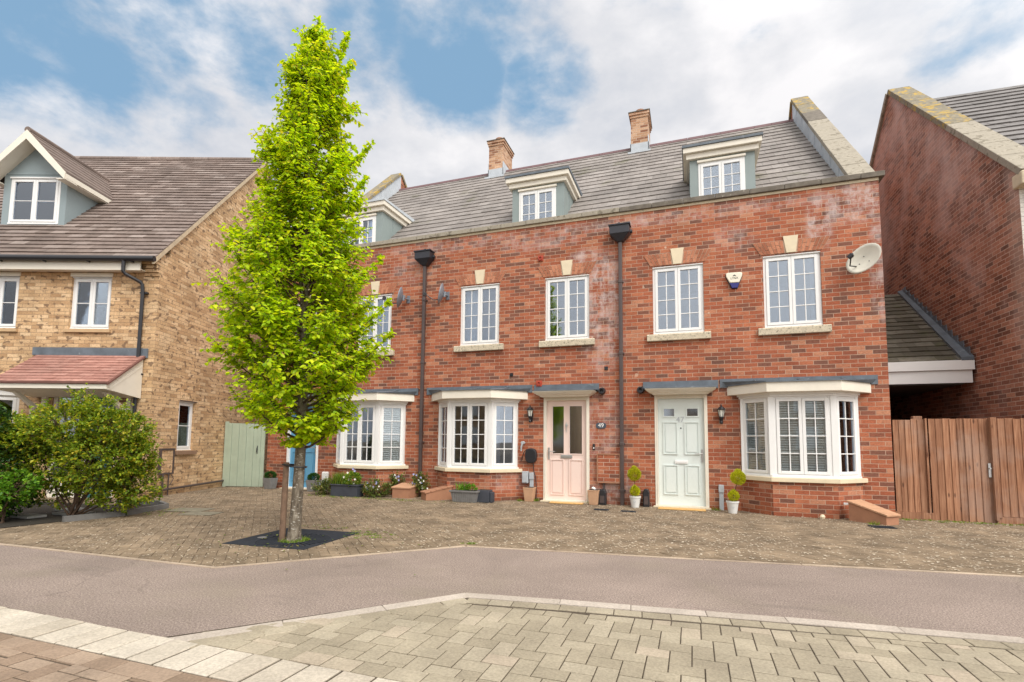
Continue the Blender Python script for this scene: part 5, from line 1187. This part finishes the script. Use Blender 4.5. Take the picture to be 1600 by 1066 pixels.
# stake and tie
sk = thing('tree_stake', 'round weathered timber stake leaning beside the tree trunk', 'stake', (-3.40, -5.14, 0)); s0 = TB - RHz * .125 - FHz * .04
q = MB(); q.tube([tuple(s0 + Z3 * -.05), tuple(s0 + Z3 * .5 + RHz * .008), tuple(s0 + Z3 * .94 + RHz * .012)], [.036, .035, .033], 12); q.build('post', M_STAKE, sk)
q = MB(); ring = [tuple(TB - RHz * .10 + RHz * .21 * (1 - math.cos(a)) / 2 * 1.0 + FHz * .105 * math.sin(a) + Z3 * (.90 - .02 * (1 - math.cos(a)) / 2)) for a in [i * PI / 8 for i in range(17)]]; q.tube(ring, .010, 6); q.tube([tuple(s0 + FHz * -.036 + Z3 * .915 - RHz * .02), tuple(TB - RHz * .03 - FHz * .102 + Z3 * .90)], .011, 6); q.tube([tuple(s0 + FHz * .036 + Z3 * .915), tuple(TB - RHz * .03 + FHz * .102 + Z3 * .90)], .011, 6); q.build('strap', M_BLACK, sk)
# cast iron grate: square plate with radial slots
gr = thing('tree_grate', 'square dark cast iron grate with radial slots round the tree foot', 'tree grate', (gc.x, gc.y, 0))
Mg = T(gc.x, gc.y, 0) @ RZ(GA); c2 = Mg.inverted() @ Vector((TB.x, TB.y, 0)); b = MB(Mg); H = .555; n = 76; r1, r2, r3 = .26, .46, .50
def sq(a):
    dx, dy = math.cos(a), math.sin(a); ts = []
    if abs(dx) > 1e-9: ts.append(((H if dx > 0 else -H) - c2.x) / dx)
    if abs(dy) > 1e-9: ts.append(((H if dy > 0 else -H) - c2.y) / dy)
    t = min(t for t in ts if t > 0); return (c2.x + dx * t, c2.y + dy * t), t
angs = sorted([2 * PI * i / n for i in range(n)] + [math.atan2(sy * H - c2.y, sx * H - c2.x) % (2 * PI) for sx in (-1, 1) for sy in (-1, 1)])
for i in range(len(angs)):
    a0, a1 = angs[i], angs[(i + 1) % len(angs)] + (2 * PI if i == len(angs) - 1 else 0)
    (o0_, t0), (o1_, t1) = sq(a0), sq(a1); P = lambda a, r: (c2.x + r * math.cos(a), c2.y + r * math.sin(a))
    def quad(ra, rb, ea=None, eb=None):
        A_, B2 = P(a0, ra), P(a1, ra); C_, D_ = (eb, ea) if ea else (P(a1, rb), P(a0, rb))
        b.prism([(*A_, -.01), (*B2, -.01), (*C_, -.01), (*D_, -.01)], [(*A_, .010), (*B2, .010), (*C_, .010), (*D_, .010)])
    tm = min(t0, t1)
    slot = (int(((a0 + a1) / 2) / (2 * PI / n)) % 2 == 0)
    ri = .18
    quad(ri, ri + .02)
    if slot:
        re = min(.42, tm - .04)
        if re > ri + .05: quad(re, 0, o0_, o1_)
        else: quad(ri + .02, 0, o0_, o1_)
    else: quad(ri + .02, 0, o0_, o1_)
b.build('plate', M_GRATE, gr)
q = MB(); q.lathe([(.0, -.004), (.45, -.004)], (TB.x, TB.y, 0), 24); q.build('soil', M_SOIL, gr)
MB().lathe([(.055, .0105), (.055, .0125), (0, .0128)], tuple(Mg @ Vector((-.38, -.12, 0))), 20).build('cover_disc', M_EDGE, gr)

# ================================================================== SHRUBS AT LEFT
bs1 = thing('shrub', 'broad yellow-green shrub with several stems in front of the buff house porch', 'shrub', (-7.55, -5.05, 0))
def lp(px_, h, dep=0.): # point across the picture plane through the shrub base, px_ metres right, dep metres back
    v = Vector((-7.55, -5.05, 0)) + RHz * px_ + FHz * dep; return (v.x, v.y, h)
shrub(bs1, (-7.55, -5.05, 0), [(lp(-.1, 1.35), .62, .38, 6), (lp(.48, 1.30, .1), .50, .33, 5), (lp(-.65, 1.12), .50, .30, 4), (lp(.74, .90, .1), .36, .38, 3.5), (lp(.4, .85), .60, .42, 5), (lp(-.4, .75, .1), .55, .35, 4), (lp(.80, .48, .2), .32, .34, 2.2), (lp(-.02, 1.74), .16, .22, .5), (lp(.42, 1.66), .26, .16, .7), (lp(-.95, 1.25), .4, .3, 3), (lp(.35, .5), .35, .2, 1.2), (lp(.55, .30, .15), .32, .22, 1.2), (lp(-.45, .35, .2), .35, .22, 1.)], 30000, .054, .033, M_LEAFA, 16, stemr=.016)
bs2 = thing('shrub', 'dense dark green shrub cut off by the left edge of the picture', 'shrub', (-8.35, -5.75, 0))
def lp2(a, h, d=0.): v = Vector((-8.35, -5.75, 0)) + RHz * a + FHz * d; return (v.x, v.y, h)
shrub(bs2, (-8.35, -5.75, 0), [(lp2(-.1, 1.25), .42, .42, 3), (lp2(0, .8), .50, .45, 5), (lp2(.1, .35), .50, .32, 3), (lp2(-.6, .9), .6, .6, 4), (lp2(-.2, 1.55), .25, .2, 1)], 13000, .055, .036, M_LEAFD, 8)
bs3 = thing('shrub', 'low bright green leafy plant spilling over the dark shrub at the left edge', 'shrub', (-7.85, -5.75, 0))
def lp3(a, h, d=0.): v = Vector((-7.85, -5.75, 0)) + RHz * a + FHz * d; return (v.x, v.y, h)
shrub(bs3, (-7.85, -5.75, 0), [(lp3(.0, .40), .30, .18, 2), (lp3(-.3, .25), .3, .16, 2), (lp3(.22, .55), .22, .16, 1.2), (lp3(-.15, .62), .25, .15, 1)], 2600, .06, .042, M_LEAFB, 6)
ed = MB()
E1 = [Vector((-7.35, -6.25)), Vector((-7.25, -5.35)), Vector((-7.1, -4.6)), Vector((-7.35, -3.75)), Vector((-7.9, -3.5)), Vector((-8.6, -3.75))]
for i in range(len(E1) - 1):
    a, c = E1[i], E1[i + 1]; t = (c - a).normalized(); nrm = Vector((t.y, -t.x)) * .06
    if i != 0: ed.prism([(a.x, a.y, -.05), (c.x, c.y, -.05), ((c + nrm).x, (c + nrm).y, -.05), ((a + nrm).x, (a + nrm).y, -.05)], [(a.x, a.y, .085), (c.x, c.y, .085), ((c + nrm).x, (c + nrm).y, .085), ((a + nrm).x, (a + nrm).y, .085)])
tag(ed.build('garden_edging', M_EDGE, org=(-7.25, -5.0, 0)), 'low grey stone edging round the bed under the shrubs', 'edging')
s_ = MB(); s_.add([(-12, -6.4, .012), (-7.36, -6.2, .012), (-7.26, -5.35, .012), (-7.12, -4.6, .012), (-7.37, -3.77, .012), (-7.9, -3.55, .012), (-8.6, -3.8, .012), (-11.5, -4.2, .012)], [(0, 1, 2, 3, 4, 5, 6, 7)]); struct('flower_bed', s_, M_SOIL)
for (a, c, m_) in (((-8.0, -4.9), (-7.75, -4.65), M_EDGE),): pass
st_ = MB()
for (x, y, w_, d_) in ((-7.85, -4.85, .5, .32), (-8.3, -4.6, .45, .3), (-8.1, -5.3, .4, .25)): st_.box(x - w_ / 2, x + w_ / 2, y - d_ / 2, y + d_ / 2, .013, .05)
struct('stepping_stones', st_, plain('grey_slab', (.26, .26, .25), .9, .2, 8, .2), bevel=.01)

# ================================================================== POTS, STEPS, MATS
def tprism(mb, x, y, w0, d0, w1, d1, z0, z1): mb.prism([(x - w0 / 2, y - d0 / 2, z0), (x + w0 / 2, y - d0 / 2, z0), (x + w0 / 2, y + d0 / 2, z0), (x - w0 / 2, y + d0 / 2, z0)], [(x - w1 / 2, y - d1 / 2, z1), (x + w1 / 2, y - d1 / 2, z1), (x + w1 / 2, y + d1 / 2, z1), (x - w1 / 2, y + d1 / 2, z1)])
def ball(lv, c, r, n, L, w_, up=.3, sq_=1.):
    c = Vector(c)
    for _ in range(n):
        d = rv3(); q_ = c + Vector((d.x, d.y, d.z * sq_)) * r * random.uniform(.35, 1.0) ** .5; lv.leaf(q_, (d + rv3() * .5 + Z3 * up).normalized(), rv3(), L * random.uniform(.6, 1.3), w_)
def topiary(x, y, label, lean):
    root = thing('potted_conifer', label, 'potted plant', (x, y, .004), group='two-ball golden conifers in white pots')
    p = MB(); p.lathe([(.070, .006), (.098, .185), (.108, .19), (.108, .215), (.094, .215), (.090, .18), (.0, .178)], (x, y, 0), 20); p.build('pot', M_POTW, root)
    MB().lathe([(0, .188), (.09, .188)], (x, y, 0), 16).build('soil', M_SOIL, root)
    e = MB(); e.tube([(x - .012, y - .094, .13), (x - .02, y - .098, .115), (x, y - .099, .10), (x + .02, y - .098, .115), (x + .012, y - .094, .13)], .004, 5); e.build('handle', M_GREY, root)
    t = MB(); t.tube([(x, y, .18), (x + lean * .3, y, .34), (x + lean * .6, y, .46), (x + lean, y, .60)], .006, 6); t.build('stem', M_TWIG, root)
    lv = Leaves(); ball(lv, (x + lean * .2, y, .30), .085, 1100, .028, .010, .9); ball(lv, (x + lean * .2, y, .37), .035, 160, .03, .010, 1.2); ball(lv, (x + lean, y, .62), .115, 2000, .030, .010, .7); ball(lv, (x + lean, y, .72), .045, 200, .03, .01, 1.3); lv.build('foliage', M_LEAFY, root)
topiary(.28, -.28, 'golden two-ball conifer in a white pot left of the mint door', -.01)
topiary(1.96, -.42, 'leaning golden two-ball conifer in a white pot right of the mint door', .10)
def claypot(x, y, label, gravel=False):
    root = thing('clay_pot', label, 'pot', (x, y, .004), group='square tan clay pots beside the pink door'); p = MB(); tprism(p, x, y, .16, .16, .215, .215, .005, .26); p.box(x - .112, x + .112, y - .112, y + .112, .261, .285); p.build('pot', M_POTT, root, bevel=.008); MB().box(x - .095, x + .095, y - .095, y + .095, .286, .29).build('soil', M_SOIL, root)
    if gravel:
        b_ = MB()
        for _ in range(6): a, r = random.uniform(0, 6), random.uniform(0, .06); b_.lathe([(0, .29), (.022, .30), (.026, .32), (.0, .34)], (x + r * math.cos(a), y + r * math.sin(a), random.uniform(-.005, .01)), 8)
        b_.build('pebbles', M_WHITE, root)
claypot(-1.84, -.16, 'plain tan clay pot under the grey socket box left of the pink door'); claypot(-.52, -.17, 'tan clay pot holding white pebbles right of the pink door', True)
def drainbox(x, y, w_, h, label, m=M_BLACK):
    root = thing('drain_cover', label, 'drain cover', (x, y, 0), group='black drain covers against the wall'); b_ = MB(); b_.ext([(x - w_ / 2, 0), (x + w_ / 2, 0), (x + w_ / 2, h * .8), (x + w_ * .3, h), (x - w_ * .3, h), (x - w_ / 2, h * .8)], 'y', y - .07, y + .07); b_.build('shell', m, root, bevel=.015); MB().box(x - w_ * .3, x + w_ * .3, y - .078, y - .07, h * .15, h * .6).build('grille', M_PIPE, root)
drainbox(-.36, -.10, .15, .30, 'black drain cover behind the pebble pot right of the pink door'); drainbox(.47, -.09, .12, .34, 'black drain cover behind the left conifer pot')
# long grey trough with plants
tg = thing('trough_planter', 'ribbed grey trough planter with leafy bulbs under the middle bay', 'planter', (-2.98, -.80, 0))
p = MB(); tprism(p, -2.98, -.80, .48, .17, .56, .22, .006, .20); tprism(p, -2.98, -.80, .60, .26, .61, .27, .201, .235)
for i in range(12): xx = -3.20 + i * .04; p.prism([(xx - .01, -.892, .02), (xx + .01, -.892, .02), (xx + .01, -.87, .02), (xx - .01, -.87, .02)], [(xx - .011, -.918, .19), (xx + .011, -.918, .19), (xx + .011, -.89, .19), (xx - .011, -.89, .19)])
p.build('trough', M_GPLANT, tg, bevel=.004); MB().box(-3.25, -2.71, -.90, -.70, .236, .24).build('soil', M_SOIL, tg)
lv = Leaves()
for _ in range(60): p0 = Vector((-3.02 + random.gauss(0, .05), -.8 + random.gauss(0, .03), .24)); lv.blade(p0, (Vector((random.gauss(0, .6), random.gauss(0, .4), 1))), random.uniform(.12, .22), .009)
ball(lv, (-2.84, -.8, .26), .09, 160, .04, .025); lv.build('leaves', M_LEAFB, tg)
for (x, w_, lb) in ((-2.62, .26, 'black plastic planter box standing right of the grey trough'),):
    root = thing('black_planter', lb, 'planter', (x, -.68, 0)); b_ = MB(); b_.box(x - w_ / 2, x + w_ / 2, -.78, -.56, .005, .245).box(x + w_ / 2 + .001, x + w_ / 2 + .06, -.74, -.60, .005, .21); b_.build('box', M_DPLANT, root, bevel=.01); MB().box(x - w_ / 2 + .02, x + w_ / 2 - .02, -.76, -.58, .246, .249).build('soil', M_SOIL, root)
# tiled brick step boxes by the bays
def stepbox(name, label, pts, hb, hf, m1, m2, loc):
    """pts: a,b front-to-back on one side etc: quad footprint ((x,y)*4) with height per corner"""
    root = thing(name, label, 'vent box', loc, group='terracotta sloping vent boxes at the foot of the bays')
    b_ = MB(); hs = [hb, hf, hf, hb]; b_.prism([(p[0], p[1], 0.) for p in pts], [(p[0], p[1], h) for p, h in zip(pts, hs)]); b_.build('body', m1, root)
    cx = sum(p[0] for p in pts) / 4; cy = sum(p[1] for p in pts) / 4; P_ = [(cx + (p[0] - cx) * 1.10, cy + (p[1] - cy) * 1.10) for p in pts]
    for i in range(5):
        t0, t1 = i / 5 + .006, (i + 1) / 5 - .006; lerp = lambda a, c, t: (a[0] + (c[0] - a[0]) * t, a[1] + (c[1] - a[1]) * t); hh = lambda t: hb + (hf - hb) * t + .002
        q_ = [(*lerp(P_[0], P_[1], t0), hh(t0)), (*lerp(P_[0], P_[1], t1), hh(t1)), (*lerp(P_[3], P_[2], t1), hh(t1)), (*lerp(P_[3], P_[2], t0), hh(t0))]; b2 = MB(); b2.prism(q_, [(a, c, z + .028) for a, c, z in q_]); b2.build('tile', m2, root, bevel=.004)
    b3 = MB(); p0_ = Vector((*pts[0], hb)); p3 = Vector((*pts[3], hb)); b3.box(min(p0_.x, p3.x) - .03, min(p0_.x, p3.x) + .03, max(p0_.y, p3.y) - .06, max(p0_.y, p3.y) - .02, hb - .06, hb - .03); b3.build('clip', M_PVC, root)
stepbox('vent_box', 'sloping terracotta tiled box right of the shuttered bay beside the fence', [(3.66, -.62), (4.06, -.97), (4.27, -.80), (3.90, -.42)], .30, .13, M_TERRA, M_TERRAL, (3.95, -.7, 0))
stepbox('vent_box', 'sloping terracotta box with one lid between the left pipe and the middle bay', [(-3.62, -.32), (-4.02, -.72), (-3.80, -.92), (-3.42, -.52)], .26, .14, M_TERRA, M_TERRA, (-3.7, -.6, 0))
stepbox('vent_box', 'flat terracotta box among flowers under the bay left of the pipe', [(-4.72, -.30), (-4.72, -.72), (-4.30, -.72), (-4.30, -.30)], .26, .20, M_TERRA, M_TERRAL, (-4.5, -.6, 0))
# door mats, gully grids
for (x0, x1, y0, y1, rot, lb) in ((.70, 1.52, -.42, -.20, 0, 'tan coir doormat in front of the mint door'), (-1.38, -.72, -.34, -.10, .03, 'tan coir doormat in front of the pink door')):
    b_ = MB(); b_.box(x0, x1, y0, y1, .008, .028); o = b_.build('doormat', M_MAT, org=((x0 + x1) / 2, (y0 + y1) / 2, 0), bevel=.006); tag(o, lb, 'doormat', 'coir doormats at the front doors')
def gully(x0, x1, y0, y1, lb):
    b_ = MB(); b_.box(x0, x1, y0, y1, .006, .012); n_ = int((x1 - x0) / .03)
    for i in range(n_): b_.box(x0 + .008 + i * .03, x0 + .02 + i * .03, y0 + .015, y1 - .015, .0121, .016)
    o = b_.build('gully_grid', M_GRATE, org=((x0 + x1) / 2, (y0 + y1) / 2, 0)); tag(o, lb, 'drain grid', 'dark drain grids set in the paving')
gully(-.38, -.12, -.98, -.82, 'small dark drain grid in the paving in front of the pebble pot'); gully(.10, .36, -1.02, -.86, 'small dark drain grid in the paving in front of the left conifer pot'); gully(3.78, 4.10, -1.28, -1.08, 'dark drain grid in front of the terracotta box by the fence')
# doorstep thresholds
for (x0, x1) in ((.6, 1.62), (-1.62, -.6), (-8.28, -7.25)):
    b_ = MB(); b_.box(x0, x1, -.16, -.031, .005, .03); struct('doorstep', b_, M_STONE, bevel=.006)
# planters and flowers by the left house
def boxpot(x, y, lb):
    root = thing('box_ball_pot', lb, 'potted plant', (x, y, .004), group='square grey pots with clipped green balls'); p = MB(); tprism(p, x, y, .19, .19, .25, .25, .005, .27); p.build('pot', M_GPLANT, root, bevel=.006); lv = Leaves(); ball(lv, (x, y, .33), .13, 1500, .026, .016, .3, .75); lv.build('foliage', M_BOX, root)
boxpot(-7.12, -.32, 'square grey pot with clipped green ball right of the blue door'); boxpot(-8.48, -.25, 'square grey pot with clipped green ball left of the blue door behind the tree stake')
ch = thing('long_planter', 'charcoal box planter full of greenery and white flowers under the left bay', 'planter', (-5.75, -.85, 0))
p = MB(); p.box(-6.10, -5.42, -.98, -.74, .005, .235).box(-6.12, -5.40, -1.0, -.72, .236, .262); p.build('box', M_DPLANT, ch, bevel=.006); MB().box(-6.08, -5.44, -.96, -.76, .263, .266).build('soil', M_SOIL, ch)
lv = Leaves()
for _ in range(420): p0 = Vector((-5.92 + random.gauss(0, .1), -.86 + random.gauss(0, .05), .25)); lv.blade(p0, Vector((random.gauss(0, .35), random.gauss(0, .3), 1)), random.uniform(.16, .34), .006)
ball(lv, (-5.62, -.86, .36), .16, 700, .05, .03); lv.build('foliage', M_GRASS, ch)
def flowers(root, spots, m, r=.03):
    for (x, y, z) in spots:
        lv = Leaves()
        for i in range(6): a = PI / 3 * i + random.random(); lv.leaf(Vector((x, y, z)), Vector((math.cos(a), -.4, math.sin(a))), Vector((0, -1, .2)), r, r * .8, .1)
        lv.build('flower', m, root)
flowers(ch, [(-5.70 + random.gauss(0, .12), -.95 + random.gauss(0, .05), .42 + random.gauss(0, .07)) for _ in range(7)], M_FLOWER); flowers(ch, [(-5.55, -.95, .60), (-5.50, -.96, .56), (-5.62, -.97, .45)], M_FLOWL, .035)
def clump(x, y, r, h, n, lb, fl, m=M_PERI):
    root = thing('flowering_plant', lb, 'plant', (x, y, 0), group='flowering plants at the foot of the left bay'); shrub(root, (x, y, 0), [((x, y, h * .5), r, h * .5, 1)], n, .045, .028, m, 6, stemr=.005); flowers(root, [(x + random.gauss(0, r * .5), y - r * .5, h * random.uniform(.5, 1.05)) for _ in range(fl)], M_FLOWL); flowers(root, [(x + random.gauss(0, r * .6), y - r * .6, h * random.uniform(.4, .95)) for _ in range(fl)], M_FLOWER, .025)
clump(-6.42, -.75, .26, .30, 1300, 'low straggly plant left of the charcoal planter', 1)
clump(-5.12, -.72, .27, .34, 1500, 'leafy plant with lilac flowers between the charcoal planter and the terracotta box', 6)
clump(-4.28, -.34, .17, .48, 1100, 'taller lilac flowered plant between the two terracotta boxes and the wall', 6)
clump(-4.90, -.25, .13, .50, 700, 'thin lilac flowered stem against the brick right under the left bay sill', 4)
# weeds and grass tufts
lv = Leaves()
def tuft(x, y, n_, r, h):
    for _ in range(n_): a, q_ = random.uniform(0, 2 * PI), r * math.sqrt(random.random()); lv.blade(Vector((x + q_ * math.cos(a), y + q_ * math.sin(a) * .6, .002)), Vector((random.gauss(0, .6), random.gauss(0, .6), 1)), random.uniform(.3, 1) * h, .003)
for _ in range(60):
    a = random.uniform(0, 2 * PI); tuft(TB.x + .14 * math.cos(a), TB.y + .14 * math.sin(a), 6, .05, .06)
for _ in range(34): tuft(-2.62 + random.gauss(0, .16), -4.55 + random.gauss(0, .10), 14, .05, .03)
for _ in range(22): tuft(-3.5 + random.gauss(0, .35), -4.30 + random.gauss(0, .08), 8, .05, .03)
for _ in range(60): tuft(4.5 + random.random() * 1.8, -.12 + random.gauss(0, .07), 14, .06, .04)
for (x, y) in ((-2.02, -.22), (-1.76, -.12), (1.70, -.14), (-.62, -.12), (-1.72, -.08), (-1.9, -.10), (3.9, -.95)): tuft(x, y, 60, .07, .09)
for _ in range(14): tuft(-1.2 + random.gauss(0, .05), -4.60 + random.gauss(0, .03), 12, .04, .03)
for _ in range(40): tuft(-5.6 + random.uniform(-1, 1.6), -1.1 + random.gauss(0, .05), 10, .06, .045)
for _ in range(50): tuft(random.uniform(-7.2, -6.5), random.uniform(-4.4, -3.7), 6, .05, .03)
o = lv.build('weeds', M_GRASS); tag(o, 'short grass and weeds growing in the joints of the paving', 'weeds', kind='stuff')
# leaf litter on the paving below the tree and flowers
lv = Leaves()
for _ in range(260):
    x, y = random.gauss(-4.9, 1.0), random.gauss(-1.05, .12)
    lv.leaf(Vector((x, y, .012)), Vector((random.gauss(0, 1), random.gauss(0, 1), .05)), Z3, .03, .02)
for _ in range(60):
    x, y = TB.x + random.gauss(0, .7), TB.y + random.gauss(0, .5); lv.leaf(Vector((x, y, .016)), Vector((random.gauss(0, 1), random.gauss(0, 1), .05)), Z3, .035, .025)
o = lv.build('leaf_litter', M_PERI); tag(o, 'small dry leaves lying on the forecourt paving', 'leaves', kind='stuff')
st2 = MB(); st2.lathe([(0, .0), (.035, .01), (.042, .04), (.025, .07), (0, .075)], (3.30, -.56, 0), 10); tag(st2.build('pebble', M_STONEC, org=(3.30, -.56, 0)), 'single pale round pebble at the foot of the shuttered bay', 'stone')
# flat inspection covers in the paving at left
for (x, y, w_, d_) in ((-6.75, -3.75, .62, .42), (-6.2, -4.0, .55, .36)):
    b_ = MB(T(x, y, 0) @ RZ(.3)); b_.box(-w_ / 2, w_ / 2, -d_ / 2, d_ / 2, .007, .013); o = struct('inspection_cover', b_, plain('grey_cover', (.20, .18, .13), .9, .3, 9, .3))

# ================================================================== HOUSES ACROSS THE STREET (behind the camera, seen only in the window glass)
op = thing('brick_house', 'brick house across the street that shows only in the window reflections', 'house', (0, -24, 0))
q = MB(); q.box(-16, -6, -30, -23.5, -.2, 4.6).box(0, 9, -31, -24.5, -.2, 4.8); q.build('wall', M_BUFF, op)
q = MB()
for (x0, x1, y1, y0) in ((-16.3, -5.7, -23.2, -30.3), (-.3, 9.3, -24.2, -31.3)): q.prism([(x0, y1, 4.6), (x0, (y0 + y1) / 2, 7.6), (x0, y0, 4.6)], [(x1, y1, 4.6), (x1, (y0 + y1) / 2, 7.6), (x1, y0, 4.6)])
q.build('roof', M_BROWN, op)
for (x, z) in ((-14, 1), (-11, 1), (-8, 1), (-14, 3), (-11, 3), (-8, 3)): q = MB(); q.box(x, x + 1.2, -23.49, -23.44, z, z + 1.2); q.build('window', M_PVC, op); 
for (x, z) in ((1, 1), (4, 1), (7, 1), (1, 3.1), (4, 3.1), (7, 3.1)): q = MB(); q.box(x, x + 1.2, -24.49, -24.44, z, z + 1.2); q.build('window', M_PVC, op)

for o in bpy.data.objects:
    if '_wo' in o: del o['_wo']
